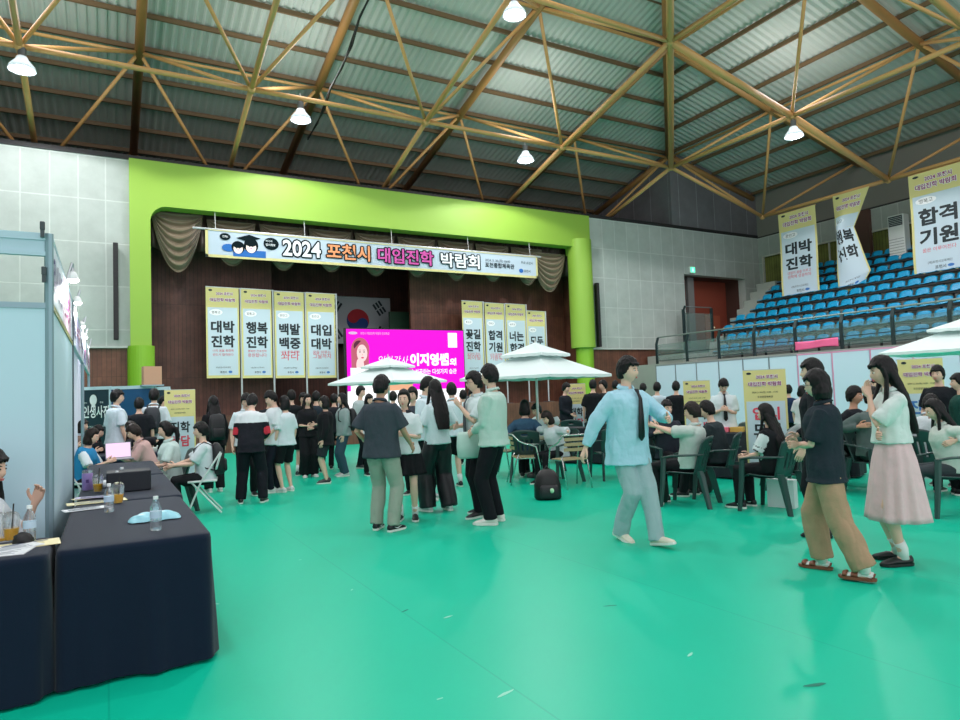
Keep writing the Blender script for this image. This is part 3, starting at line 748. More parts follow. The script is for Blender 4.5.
# national flag on the back of the stage -------------------------------
YG = YBK-.9
x0, z1 = at_y(323, 296, YG); x1, _ = at_y(390, 301, YG); z0 = z1-(x1-x0)/1.5
t = thing('national_flag', 'South Korean flag hung flat behind the screen and banners', 'flag', ((x0+x1)/2, YG, z0))
w, h = x1-x0, z1-z0
FR = M('flag_red', (176, 26, 40), .7); FB = M('flag_blue', (20, 60, 130), .7); FWH = M('flag_white', (176, 182, 186), .7)
mb = MB(); rect(mb, -w/2, 0, w/2, h, 0, 0); r = h/4; cx, cy = 0, h/2
disc(mb, cx, cy, r, r, 2, .004, 40)
mb.mi = 1; a = -R(33)
pts = [(cos(k*pi/20)*r, sin(k*pi/20)*r) for k in range(21)]
pts += [(-r/2-r/2*cos(k*pi/12), -r/2*sin(k*pi/12)) for k in range(1, 13)] + [(r/2-r/2*cos(k*pi/12), r/2*sin(k*pi/12)) for k in range(1, 12)]
mb.add([V((cx+x*cos(a)-y*sin(a), cy+x*sin(a)+y*cos(a), .006)) for x, y in pts], [tuple(range(len(pts)))])
mb.mi = 3
for sx, sy, gap in ((-1, 1, ()), (1, 1, (0, 1, 2)), (-1, -1, (1,)), (1, -1, (0, 2))):
    px_, py_ = sx*w*.33, h/2+sy*h*.28; ang = atan2(sy*2, sx*3)+pi/2
    for q in range(3):
        for half in ((-1, 1) if q in gap else (0,)):
            l0, l1 = ((-.09*h*1.6, .09*h*1.6) if half == 0 else ((-.145*h, -.012*h) if half < 0 else (.012*h, .145*h)))
            d = (q-1)*.075*h; hw = .024*h
            P = [(l0, d-hw), (l1, d-hw), (l1, d+hw), (l0, d+hw)]
            mb.add([V((px_+x*cos(ang)-y*sin(ang), py_+x*sin(ang)+y*cos(ang), .005)) for x, y in P], [(0, 1, 2, 3)])
mb.build('flag_cloth', [FWH, FR, FB, INK], t).matrix_local = upright((0, 0, 0), -pi/2)
mb = MB(); mb.tube([(-w/2, .02, h), (w/2, .02, h)], .03, 8); mb.build('flag_rod', POLE, t)

# LED screen -----------------------------------------------------------
YL = YS+.35
x0, z1 = at_y(346, 327.5, YL); x1, z1b = at_y(463, 332, YL); z1 = (z1+z1b)/2; z0 = 1.14
W, H = x1-x0, z1-z0
t = thing('led_screen', 'large glowing magenta screen with white Korean lettering at the stage front', 'screen', ((x0+x1)/2, YL, z0))
MB().box(-W/2-.04, .03, 0, W/2+.04, .2, H+.04).build('screen_cabinet', BLK, t)
def E(n, c, s=1.0): return M(n, (0, 0, 0), .6, emit=c, es=s, spec=.2)
em = [E('screen_magenta', (255, 0, 228), 1.15), E('screen_white', (255, 255, 255), 1.35), E('screen_hair', (206, 110, 130)), E('screen_skin', (255, 226, 226), 1.1), E('screen_lip', (226, 60, 110)), E('screen_dark', (100, 40, 70)), E('screen_orange', (255, 190, 150)), E('screen_pale', (240, 200, 245))]
mb = MB()
sx = lambda u: at_y(u, 360, YL)[0]-(x0+x1)/2
sz = lambda u, v: at_y(u, v, YL)[1]-z0
zw = sz(400, 390)
rect(mb, -W/2, zw, W/2, H, 0, 0); rect(mb, -W/2, 0, W/2, zw, 1, 0)
mb2 = mb
rect(mb, sx(366), sz(395, 389)-.05, sx(412), sz(395, 384), 6, .004)
# portrait
px0 = sx(360); py0 = sz(360, 352)
disc(mb, px0+.02, py0+.08, .33, .42, 2, .004, 24); rect(mb, px0-.31, zw, px0-.08, py0+.1, 2, .004); disc(mb, px0-.02, py0+.2, .2, .2, 5, .005, 20, 1.2, 3.6)
rect(mb, px0+.02, zw, px0+.32, py0, 2, .003)
disc(mb, px0+.08, py0-.04, .19, .30, 3, .008, 24); disc(mb, px0+.0, py0-.45, .14, .25, 3, .007, 20)
rect(mb, px0-.35, zw, px0+.5, py0-.55, 1, .009)
for dx in (.0, .15): disc(mb, px0+dx, py0, .035, .018, 5, .012, 10); rect(mb, px0+dx-.05, py0+.06, px0+dx+.05, py0+.075, 5, .012)
disc(mb, px0+.09, py0-.2, .055, .025, 4, .012, 12); disc(mb, px0+.09, py0-.09, .012, .03, 6, .012, 8)
# lettering
def T(s, u0, u1, v, hpx, bold, mi=1, slant=0): write(mb, s, (sx(u0)+sx(u1))/2, sz((u0+u1)/2, v), w=sx(u1)-sx(u0), h=hpx, bold=bold, mi=mi, z=.014, slant=slant)
T('이지영쌤', 410, 448.5, 359.5, .46, .05); T('의', 449.5, 456, 362, .3, .05)
T('일타강사', 377, 407, 360.5, .32, -.005, slant=.25)
T('반드시 성공하는 다섯가지 습관', 401, 456, 371.5, .19, .02)
T('포천시 대입진학 박람회 진로특강', 361, 390, 333.5, .09, .01, 7); disc(mb, sx(353.5), sz(353, 333), .16, .05, 7, .01)
rect(mb, sx(448.5), sz(452, 347.5), sx(457.5), sz(452, 333), 1, .008)
mb.build('display_picture', em, t).matrix_local = upright((0, 0, 0), -pi/2)

# x-banner stands --------------------------------------------------------
def xbanner(u0, u1, vt, vb_z, zc, big, label, turn=0, w=.62):
    u = (u0+u1)/2; p = spot(u, zc); h = height_at(u, vt, p)
    ang = atan2(-p.y, -p.x)+turn
    px_per = (u1-u0); 
    t = thing('banner_stand', label, 'banner stand', p, ang, 'roll banners standing among the booths')
    mb = face(w, h-.1, big, '', [], kind='x'); mb.build('banner_sheet', BM, t).matrix_local = Matrix.Translation((.02, 0, .1)) @ upright((0, 0, 0), 0)
    MB().box(-.12, -w/2, 0, .12, w/2, .1).build('base_box', STEEL, t)
    mb = MB(); mb.tube([(-.03, 0, .1), (-.01, 0, h)], .012, 6); mb.tube([(-.01, -w/2, h), (-.01, w/2, h)], .012, 6); mb.build('support_pole', STEEL, t)
# ================================================================== LEFT BOOTH
XB = -.35; YB1, YB2 = 5.5, 8.75; ZT, ZP = 2.74, 2.25
PB = M('booth_panel_blue', (194, 224, 236), .45, var=.03, scale=1.5); AL2 = M('booth_post_alu', (140, 166, 176), .35, metal=.35); ALP = M('booth_beam', (176, 204, 216), .4, metal=.1)
# front panels facing the camera
for k in range(4):
    t = thing('booth_partition', ['pale blue booth panel at the left edge behind the seated woman', 'pale blue booth panel beyond the left edge', 'pale blue booth panel further left', 'pale blue booth panel farthest left'][k], 'booth panel', (XB-1.0-k, YB1, 0))
    MB().box(.03, -.012, .03, .99, .012, ZP-.03).build('panel', PB, t)
    MB().box(0, -.02, ZP-.04, 1, .02, ZP).build('rail', AL2, t)
    mb = MB(); mb.box(0, -.02, ZT-.05, 1, .02, ZT); mb.box(0, -.01, ZT-.13, 1, .01, ZT-.05); mb.box(0, -.02, ZT-.16, 1, .02, ZT-.13); mb.build('top_beam', ALP, t)
    MB().cyl((0, 0), .025, 0, ZT, 8).build('post', AL2, t)
t = thing('booth_side_wall', 'pale blue booth side wall running away from the camera', 'booth wall', (XB, YB1, 0))
n = 1; L = (YB2-YB1)/n
for k in range(n):
    MB().box(-.012, k*L+.03, .03, .012, (k+1)*L-.02, ZP-.02).build('panel', PB, t)
    MB().cyl((0, k*L), .028, 0, ZT if k == 0 else ZP, 8).build('post', AL2, t)
MB().cyl((0, YB2-YB1), .028, 0, ZT, 8).build('post', M('booth_post_dark', (60, 78, 86), .4), t)
MB().box(-.02, 0, ZP-.03, .02, YB2-YB1, ZP+.01).build('rail', M('rail_ochre', (150, 150, 90), .5), t)
# more booths behind: posts, fascia, dividers
t = thing('booth_fascia', 'printed booth name boards running along the top of the booths', 'booth fascia', (XB, YB1, 0))
FA = M('fascia_white', (225, 230, 242), .5)
names = ['입시상담', '진로진학', '대입컨설팅', '수시지원', '학생부', '면접준비', '정시상담', '논술']
tints = [M('fascia_lilac', (190, 190, 226), .5), M('fascia_pink', (226, 196, 214), .5), M('fascia_blue', (150, 160, 214), .5)]
y = 0
for k in range(8):
    l = 1.45
    MB().box(-.015, y, ZP+.03, .015, y+l-.04, ZT-.03).build('name_board', [FA, tints[k % 3]][k % 2], t)
    mb = MB(); write(mb, names[k], 0, 0, w=1.1, h=.26, bold=.03, mi=0, z=0)
    mb.build('lettering', [M('fascia_ink', (50, 50, 120), .5), PUR][k % 2], t).matrix_local = Matrix.Translation((.02, y+l/2, (ZP+ZT)/2)) @ upright((0, 0, 0), 0)
    y += l
MB().box(-.02, 0, ZT-.03, .02, y, ZT).build('rail', ALP, t); MB().box(-.02, YB2-YB1, ZP, .02, y, ZP+.03).build('rail', ALP, t)
for k in (5, 8): MB().cyl((0, k*1.45), .025, 0, ZT, 8).build('post', AL2, t)
WP = M('booth_white', (222, 224, 240), .5)
for k, yy in enumerate((11.2, 14.2)):
    for q in range(3):
        t = thing('booth_divider', 'white booth divider panel behind the seated visitors' if k == 0 else 'white booth divider panel of the farthest booth', 'booth panel', (XB-1-q, yy, 0), 0, 'white booth dividers')
        MB().box(.02, -.012, 0, .98, .012, ZP+.2).build('panel', WP, t); MB().cyl((0, 0), .022, 0, ZP+.2, 8).build('post', AL2, t)
        MB().box(0, -.02, ZP+.17, 1, .02, ZP+.21).build('rail', ALP, t)
# arm spotlights on the fascia
GL = M('booth_lamp_glow', (255, 255, 255), .3, emit=(250, 245, 255), es=14)
for k, (u, v, yy) in enumerate([(73, 279, 7.6), (77.5, 302, 9.8), (82, 326, 12.6), (84.5, 337, 14.6), (85.5, 346, 16.3)]):
    if k > 2: yy = (13.7, 16.0)[k-3] if k < 4 else 16.6
    z = 1.5+ray(u, v).z/ray(u, v).y*yy
    x = ray(u, v).x/ray(u, v).y*yy
    t = thing('arm_spotlight', ['bright white arm spotlight nearest on the booth name boards', 'second bright arm spotlight along the booth name boards', 'third arm spotlight along the booth name boards', 'fourth arm spotlight along the booth name boards', 'farthest arm spotlight along the booth name boards'][k], 'spotlight', (x, yy, z), 0, 'arm spotlights over the booths')
    mb = MB(); mb.tube([(XB-x, 0, ZT-z-.01), (XB-x+.06, 0, .16), (0, 0, .07)], .012, 6); mb.build('arm', STEEL, t)
    mb = MB(); mb.lathe([(.022, .07), (.035, .055), (.052, .0), (.05, -.008)], n=16); mb.build('lamp_head', WHITE, t, smooth=True)
    MB().ell((0, 0, -.01), (.05, .05, .03), 14, 6).build('lamp_lens', GL, t, smooth=True)
    ld = bpy.data.lights.new('booth_light', 'POINT'); ld.energy = 35; ld.shadow_soft_size = .08; lo = bpy.data.objects.new('booth_light', ld); COL.objects.link(lo); lo.parent = t; lo.location = (.02, 0, -.15)
# clamp bits on beam
for (u, v, l) in ((42.5, 226, 'small dark clip standing on the booth top beam'), (44, 271, 'small dark hook on the booth corner post')):
    x, z = at_y(u, v, YB1-.03)
    MBc = MB(); MBc.rbox((0, 0, 0), (.03, .03, .06), .006); MBc.box(-.012, -.012, -.08, .012, .012, -.02)
    tag(MBc.build('clip', M('clip_dark', (60, 70, 74), .5), loc=(x, YB1-.035, z)), l, 'clip')
# photo booth sign wall --------------------------------------------------
zc = 14.6
TEAL = M('photo_sign_teal', (28, 52, 64), .5); NAVY = M('photo_sign_blue', (24, 78, 122), .5)
pl = spot(82, zc); pr_ = spot(111, zc); h = height_at(96, 389, pl)
def sign_wall(ua, ub, mat, label, text=False, vt=389):
    a = spot(ua, zc); b = spot(ub, zc); hh = height_at((ua+ub)/2, vt, (a+b)/2)
    ang = atan2(b.y-a.y, b.x-a.x); w = (b-a).length
    t = thing('photo_booth_wall', label, 'sign wall', a, ang)
    MB().box(0, -.02, 0, w, .02, hh).build('board', mat, t)
    mb = MB(); mb.box(-.02, -.03, hh-.02, w, .03, hh+.05); mb.box(w-.03, -.03, 0, w+.01, .03, hh); mb.build('frame_edge', M('sign_edge', (190, 215, 225), .4), t)
    if text:
        mb = MB(); write(mb, '인생사진', w*.54, hh-.50, w=w*.84, h=.27, bold=.02, mi=0, z=0); disc(mb, w*.45, hh-.24, .08, .12, 0, 0, 16); rect(mb, w*.45-.04, hh-.4, w*.45+.04, hh-.24, 0, .001)
        write(mb, '포천시', w*.17, hh-.3, w=w*.15, bold=0, mi=0, z=0); write(mb, '무료', w*.72, hh-.3, w=w*.12, bold=0, mi=0, z=0); write(mb, '2024 포천시 대입진학 박람회', w*.5, hh-.82, w=w*.7, bold=0, mi=0, z=0)
        write(mb, '포토', w*.1, hh-.45, w=w*.08, bold=0, mi=0, z=0)
        mb.build('lettering', WHT, t).matrix_local = Matrix.Translation((0, -.025, 0)) @ upright((0, 0, 0), -pi/2)
sign_wall(80, 111, TEAL, 'dark teal photo sign wall with white Korean lettering', True)
sign_wall(112, 156, NAVY, 'deep blue photo backdrop behind the standing visitors', vt=388)
sign_wall(158, 170, TEAL, 'narrow pale edged end panel beside the yellow banner stand', vt=389)

p = spot(152, zc); p.z = height_at(134, 388, p)+.06
t = thing('cardboard_box', 'tan cardboard box standing on top of the blue backdrop', 'box', p, .1)
MB().box(-.18, -.15, 0, .18, .15, .40).build('carton_body', M('cardboard', (200, 156, 128), .7), t); MB().box(-.182, -.03, .0, .182, .03, .402).build('packing_tape', M('carton_tape', (176, 132, 104), .5), t)
MB().box(-.22, -.17, -.03, .22, .17, 0).build('support_board', AL2, t)
# ================================================================== FRONT TABLES
NAVYC = M('navy_tablecloth', (13, 28, 48), .85, spec=.15, bump=.25, bscale=260, var=.08, scale=2, sheen=.15)
def cloth_table(name, x0, y0, x1, y1, z, label, seed=0, rot=0, flare=.02):
    """table under a floor-length cloth; local origin at the middle of the floor"""
    w, d = x1-x0, y1-y0
    t = thing(name, label+' standing on the green floor', 'table', ((x0+x1)/2, (y0+y1)/2, 0), rot)
    MB().rbox((0, 0, z-.03), (w-.07, d-.07, .03), .005).build('table_top', WHITE, t)
    for sx in (-1, 1):
        for sy in (-1, 1): MB().cyl((sx*(w/2-.08), sy*(d/2-.08)), .018, 0, z-.045, 8).build('leg', STEEL, t)
    c = MB(); rr = random.Random(seed); N = 160; ph = [rr.uniform(0, 6) for _ in range(6)]
    def rim(k, out, zz, amp):
        r = .045+max(0, out); ex, ey = w/2+out, d/2+out; r = min(r, .07)
        segs = [2*(ey-r), pi*r/2, 2*(ex-r), pi*r/2]*2; tot = sum(segs); q = tot*k/N
        cen = [(ex-r, ey-r, 0), (-ex+r, ey-r, pi/2), (-ex+r, -ey+r, pi), (ex-r, -ey+r, 3*pi/2)]
        i = 0
        while i < 7 and q > segs[i]: q -= segs[i]; i += 1
        c_ = cen[(i//2) % 4]; side = i//2
        if i % 2 == 0:     # straight run that ends at corner `side`
            a0 = c_[2]; n = V((cos(a0), sin(a0))); tdir = V((-sin(a0), cos(a0))); e = V((c_[0], c_[1]))+n*r
            P_ = e-tdir*(segs[i]-q)
        else:
            a0 = c_[2]+q/r; n = V((cos(a0), sin(a0))); P_ = V((c_[0], c_[1]))+n*r
        a = 2*pi*k/N
        f = amp*(sin(a*14+ph[0])+.6*sin(a*23+ph[1])+.5*sin(a*37+ph[2]))
        return V((P_.x+n.x*f, P_.y+n.y*f, zz+(.004*sin(a*9+ph[3]) if zz < .1 else 0)))
    levels = [(-.12, z+.004, 0), (-.02, z+.004, 0), (.003, z-.004, 0), (.008, z-.03, .0005), (.012, z-.15, .004), (.016, z-.35, .009), (.02, .2, .014), (.024, .02, .017)]
    rings = [[rim(k, o, zz, am) for k in range(N)] for o, zz, am in levels]
    c.loft(rings, caps=False); c.add(rings[0], [tuple(range(N))])
    o = c.build('tablecloth', NAVYC, smooth=True); o.location = t.location; o.rotation_euler.z = rot
    for p in o.data.polygons: p.use_smooth = True
    tag(o, 'dark navy floor length cloth over the '+label, 'tablecloth', 'dark cloths on the booth tables'); return t
cloth_table('booth_table', -.24, 4.27, .53, 6.2, .74, 'front table with the lone water bottle', 1)
cloth_table('booth_table', -2.1, 4.2, -.28, 4.78, .745, 'table at the left edge before the seated woman', 2)
cloth_table('booth_table', -.22, 6.3, .56, 8.4, .735, 'second table further back carrying the laptop', 3)
cloth_table('booth_table', -.22, 8.5, .56, 10.6, .735, 'third table carrying the open laptop', 6)
cloth_table('booth_table', -.2, 12.3, .8, 13.4, .735, 'small table before the photo sign wall', 4)
TZ = .749
CLR = M('clear_plastic', (235, 245, 248), .08, trans=.9, alpha=.55); JUI = M('orange_juice', (250, 190, 40), .3); LBL = M('bottle_label', (190, 215, 235), .5); CAPB = M('bottle_cap', (240, 244, 246), .4)
def bottle(p, label, h=.2, full=True):
    t = thing('water_bottle', label, 'bottle', p)
    s = h/.2
    pr = [(.028, 0), (.032, .006), (.031, .03), (.032, .05), (.029, .055), (.032, .06), (.032, .12), (.03, .14), (.02, .165), (.0125, .18), (.0125, .19)]
    mb = MB(); mb.lathe([(r*s, z*s) for r, z in pr], n=18); mb.build('bottle_body', CLR, t, smooth=True)
    mb = MB(); mb.cyl((0, 0), .0335*s, .075*s, .115*s, 18); mb.build('label_band', LBL, t)
    mb = MB(); mb.cyl((0, 0), .0145*s, .186*s, .205*s, 14); mb.build('cap', CAPB, t)
def cup(p, label, level=.07, straw=BLK):
    t = thing('drink_cup', label, 'cup', p)
    mb = MB(); mb.lathe([(.03, 0), (.034, .004), (.046, .12), (.047, .122), (.04, .15), (.02, .165), (.012, .166)], n=20, caps=True); mb.build('cup_body', CLR, t, smooth=True)
    mb = MB(); mb.lathe([(.031, .004), (.031+.12*level, level)], n=18); mb.build('drink', JUI, t)
    MB().tube([(0, 0, .02), (.012, .006, .21)], .004, 6).build('straw', straw, t)
def tabpt(u, v, z=TZ): p = floor_at(u, v, z); return p
bottle(tabpt(156, 530), 'small clear water bottle standing alone in front of the blue bag')
bottle(tabpt(109, 512), 'clear water bottle beside the brochures on the front table')
bottle(tabpt(29.5, 541), 'clear water bottle at the corner of the left edge table')
cup(tabpt(118, 503), 'plastic cup of orange juice behind the clear bottle on the front table')
cup(tabpt(98, 491.5), 'plastic cup of orange juice beside the purple tumbler')
cup(tabpt(11, 540), 'plastic cup of orange juice with a black straw on the left edge table')
bottle(tabpt(122, 489.5), 'slim clear bottle behind the juice cups', .2); bottle(tabpt(117, 491.5), 'white topped bottle between the juice cup and the slim bottle', .18)
cup(tabpt(1, 541), 'tall clear cup with a white straw at the very left edge', .02, WHITE)
def lump(name, p, r, mat, label, cat, seed=0, sq=1.0, rz=0):
    mb = MB(); mb.ell((0, 0, 0), (1, 1, 1), 28, 16)
    vs = []
    for q in mb.v:
        q = V(q); n = 1+.16*noise.noise(q*2.2+V((seed, 0, 0)))+.06*noise.noise(q*5+V((0, seed, 0)))
        z = q.z*r[2]*n; vs.append((q.x*r[0]*n, q.y*r[1]*n, max(z, -r[2]*.55)+r[2]*.55))
    mb.v = vs; o = mb.build(name, mat, smooth=True, loc=p, rz=rz); tag(o, label, cat); return o
PBAG = M('pale_blue_plastic', (150, 214, 228), .35, bump=.4, bscale=30)
def bagfn():
    mb = MB()
    def fn(u, v):
        a = u*2-1; b = v*2-1
        t = (max(0, 1-abs(a)**2.6)*max(0, 1-abs(b)**2.2))**.6
        return V((a*.16*(1-.12*b*b), b*.075*(1+.1*sin(a*9)), .004+.05*t*(1+.12*sin(a*14+b*5))))
    mb.sheet(fn, 30, 16); mb.sheet(lambda u, v: V((fn(u, v).x, fn(u, v).y, .002)), 30, 16); return mb
o = bagfn().build('plastic_bag', PBAG, smooth=True, loc=tabpt(155, 520)+V((0, .02, 0)), rz=R(6)); tag(o, 'crumpled pale blue plastic pouch lying behind the lone bottle', 'bag')
PAP = M('paper_white', (232, 236, 238), .6); PAPY = M('paper_cream', (240, 230, 180), .6); PAPP = M('paper_lilac', (206, 196, 226), .6)
def paper(u, v, w, d, rz, mat, label, th=.004, z=TZ, fr=None):
    p = tabpt(u, v, z); t = thing('brochure', label, 'brochure', p, rz)
    MB().box(-w/2, -d/2, 0, w/2, d/2, th).build('cover', mat, t)
    mb = MB()
    for k in range(6): mb.box(-w*.38, -d*.35+k*d*.12, th, w*.3*(1-.3*(k % 2)), -d*.35+k*d*.12+.006, th+.0006)
    mb.box(-w*.1, d*.3, th, w*.35, d*.42, th+.0006)
    mb.build('printing', M('print_grey', (90, 100, 120), .6), t)
paper(86, 509, .3, .14, .2, PAP, 'white leaflet lying flat by the corner of the front table')
paper(97, 502, .42, .16, .1, PAPY, 'cream and white brochure under the clear bottle')
paper(96, 497, .3, .12, -.1, PAPP, 'lilac leaflet half under the cream brochure', z=TZ+.005)
paper(86, 498.5, .2, .09, .3, PAPY, 'small cream card behind the brochures')
paper(20, 546, .38, .2, .1, PAPY, 'cream brochure on the left edge table beside the bottle')
paper(12, 548, .26, .16, .5, PAP, 'white printed leaflet on the cream brochure', z=TZ+.005)
paper(2, 553, .26, .2, -.2, PAP, 'white leaflet at the near edge of the left table', z=TZ)
t = thing('tumbler', 'light purple drinks tumbler with a clear lid', 'tumbler', tabpt(87.5, 490))
MB().lathe([(.04, 0), (.045, .005), (.045, .15), (.043, .155)], n=20).build('tumbler_body', M('tumbler_lilac', (168, 142, 206), .4), t, smooth=True); MB().lathe([(.044, .155), (.044, .18), (.02, .19)], n=18).build('lid', CLR, t)
MB().box(-.012, -.0465, .07, .012, -.0455, .1).build('logo', M('tumbler_ink', (90, 60, 130), .5), t)
lump('crumpled_cloth', tabpt(131, 490), (.07, .05, .06), PBAG, 'crumpled pale blue wrapper at the end of the bottle row', 'wrapper', 3)
lump('tissue_heap', tabpt(104, 487), (.05, .04, .04), PAP, 'crumpled white tissue behind the juice cup', 'tissue', 5)
# laptop and monitor-like boxes on the second table
def laptop(p, rz, label, scr):
    t = thing('laptop', label, 'laptop', p, rz)
    MB().rbox((0, 0, .01), (.34, .24, .018), .006).build('keyboard_base', M('laptop_grey', (150, 152, 158), .4, metal=.4), t)
    mb = MB(); mb.box(-.17, -.006, 0, .17, .006, .23); o = mb.build('lid', M('laptop_silver', (170, 172, 180), .35, metal=.5), t, loc=(0, -.12, .018)); o.rotation_euler.x = R(12)
    s = MB(); s.box(-.16, .0065, .012, .16, .008, .22); s2 = s.build('display', scr, o)
SCRP = M('laptop_screen_pink', (200, 180, 200), .4, emit=(236, 196, 232), es=.75)
# lid back to the camera is at -y; turned so the display faces the camera
p = tabpt(120, 459.5, .742); laptop(V((p.x, p.y, .742)), pi+R(8), 'open laptop with a pale pink screen on the second table', SCRP)
o = MB().rbox((0, 0, .09), (.36, .3, .18), .01).build('storage_box', M('black_box', (22, 28, 38), .6), loc=V((.17, 7.0, .742))); tag(o, 'black box standing on the second table behind the bottles', 'box')
p = tabpt(108, 462, .742)
for (dx, dy, c, l) in ((-.2, .9, (120, 200, 190), 'mint green goods box on the table before the sign wall'), (0, .9, (240, 170, 190), 'pink goods pouch on the table before the sign wall'), (.2, .95, (230, 235, 235), 'white goods box on the table before the sign wall')):
    o = MB().rbox((0, 0, .06), (.14, .1, .12), .02).build('goods_box', M('goods%d' % c[0], c, .6), loc=V((.25+dx, 12.0+dy, .742))); tag(o, l, 'box')
# black bag and pen on left table
lump('handbag', V((-.42, 4.62, .745)), (.05, .035, .045), BLK, 'small black bag behind the bottle at the left edge table', 'bag', 9)
# ================================================================== CHAIRS, PARASOLS, TABLES
CG = M('dark_green_plastic', (42, 70, 68), .35, spec=.6)
def make_garden_chair():
    t = thing('garden_chair', 'x', 'chair')
    mb = MB()    # seat, front = +x
    mb.sheet(lambda u, v: V((-.2+.42*v, (u-.5)*(.40+.06*v), .42-.02*sin(u*pi)*sin(v*pi)+(.02*v-.03*(v > .93))*1)), 10, 10)
    mb.build('seat', CG, t, smooth=True, solid=.016)
    mb = MB()
    def bk(u, v):
        a = (u-.5)*2; r = .25+.03*v
        return V((-.2-.13*v-.0+.055*(a*a), a*(.215+.035*sin(v*2)), .42+.46*v-.05*(abs(a)**3)*(v**2)))
    mb.sheet(bk, 18, 14, hole=lambda i, j: (i in (4, 7, 10, 13)) and 3 <= j <= 8 or (7 <= i <= 10 and j == 11))
    mb.build('backrest', CG, t, smooth=True, solid=.018)
    for s in (-1, 1):
        mb = MB(); mb.tube([(-.28, s*.24, .66), (-.1, s*.285, .655), (.1, s*.285, .645), (.22, s*.265, .62)], [.022, .03, .03, .026], 8, flat=.5, fdir=(0, 0, 1))
        mb.build('armrest', CG, t, smooth=True)
        mb = MB(); mb.loft([[V((x+dx*w, s*(y+dy*.5), z)) for dx, dy in ((-1, -.02), (1, -.02), (1, .02), (0, .045), (-1, .02))] for x, y, z, w in ((.27, .285, 0, .022), (.235, .27, .35, .03), (.215, .262, .63, .032))])
        mb.build('leg', CG, t)
        mb = MB(); mb.loft([[V((x+dx*w, s*(y+dy*.5), z)) for dx, dy in ((-1, -.02), (1, -.02), (1, .02), (0, .045), (-1, .02))] for x, y, z, w in ((-.33, .26, 0, .03), (-.24, .225, .40, .045), (-.22, .225, .46, .04))])
        mb.build('leg', CG, t)
    return t
ALC = M('polished_alu', (205, 208, 205), .25, metal=.9); SLAT = M('pale_wood_slat', (178, 160, 120), .5, var=.1)
def make_bistro():
    t = thing('bistro_chair', 'x', 'chair')
    for s in (-1, 1):
        MB().tube([(.27, s*.27, 0), (.2, s*.26, .44), (.16, s*.26, .62), (.05, s*.27, .655)], .013, 8).build('leg', ALC, t, smooth=True)
        MB().tube([(-.27, s*.22, 0), (-.16, s*.22, .42), (-.12, s*.215, .5)], .013, 8).build('leg', ALC, t, smooth=True)
    mb = MB(); pts = [(.2, -.27, .655), (.0, -.275, .665), (-.12, -.265, .72)]+[(-.22-.02*sin(a), .24*-cos(a), .83) for a in [pi*k/8 for k in range(9)]]+[(-.12, .265, .72), (.0, .275, .665), (.2, .27, .655)]
    mb.tube(pts, .014, 8); mb.build('back_frame', ALC, t, smooth=True)
    mb = MB(); mb.tube([(.2, -.2, .43), (-.16, -.2, .43)], .012, 6); mb.tube([(.2, .2, .43), (-.16, .2, .43)], .012, 6); mb.tube([(.2, -.25, .43), (.2, .25, .43)], .012, 6); mb.build('seat_frame', ALC, t)
    mb = MB()
    for k in range(6): mb.box(-.18+k*.065, -.21, .437, -.13+k*.065, .21, .45)
    mb.build('seat_slats', SLAT, t)
    mb = MB()
    for k in range(3): mb.loft([[V((-.2-.03*cos(a*pi-pi/2)*1-.012*k+dx, (a-.5)*.42, .58+.08*k+dz)) for dx, dz in ((0, 0), (.01, 0), (.01, .05), (0, .05))] for a in [q/6 for q in range(7)]])
    mb.build('back_slats', SLAT, t)
    return t
def make_folding():
    t = thing('folding_chair', 'x', 'chair'); W_ = M('chair_white', (215, 222, 220), .4)
    MB().rbox((0, 0, .45), (.38, .40, .03), .012).build('seat', W_, t)
    mb = MB(); mb.sheet(lambda u, v: V((-.2-.06*v+.03*(2*u-1)**2, (u-.5)*.4, .6+.22*v)), 8, 4); mb.build('backrest', W_, t, smooth=True, solid=.015)
    for s in (-1, 1):
        MB().tube([(.2, s*.19, 0), (.02, s*.19, .44), (-.24, s*.19, .84)], .013, 8).build('leg', W_, t); MB().tube([(-.24, s*.17, 0), (.14, s*.17, .44)], .013, 8).build('leg', W_, t)
    MB().tube([(.11, -.19, .22), (.11, .19, .22)], .01, 6).build('crossbar', W_, t)
    return t
GC = make_garden_chair(); BC = make_bistro(); FC = make_folding(); _used = set()
def chair(proto, p, yaw, label, group):
    if proto.name not in _used:
        _used.add(proto.name); proto.location = p; proto.rotation_euler.z = yaw; proto['label'] = label; proto['group'] = group; return proto
    return dup(proto, p, yaw, label, group)
def relyaw(p, rel): return atan2(-p.y, -p.x)+R(rel)
UMB = M('parasol_canvas', (222, 238, 236), .7, trans=0); UFR = M('parasol_frame', (206, 214, 212), .4, metal=.3)
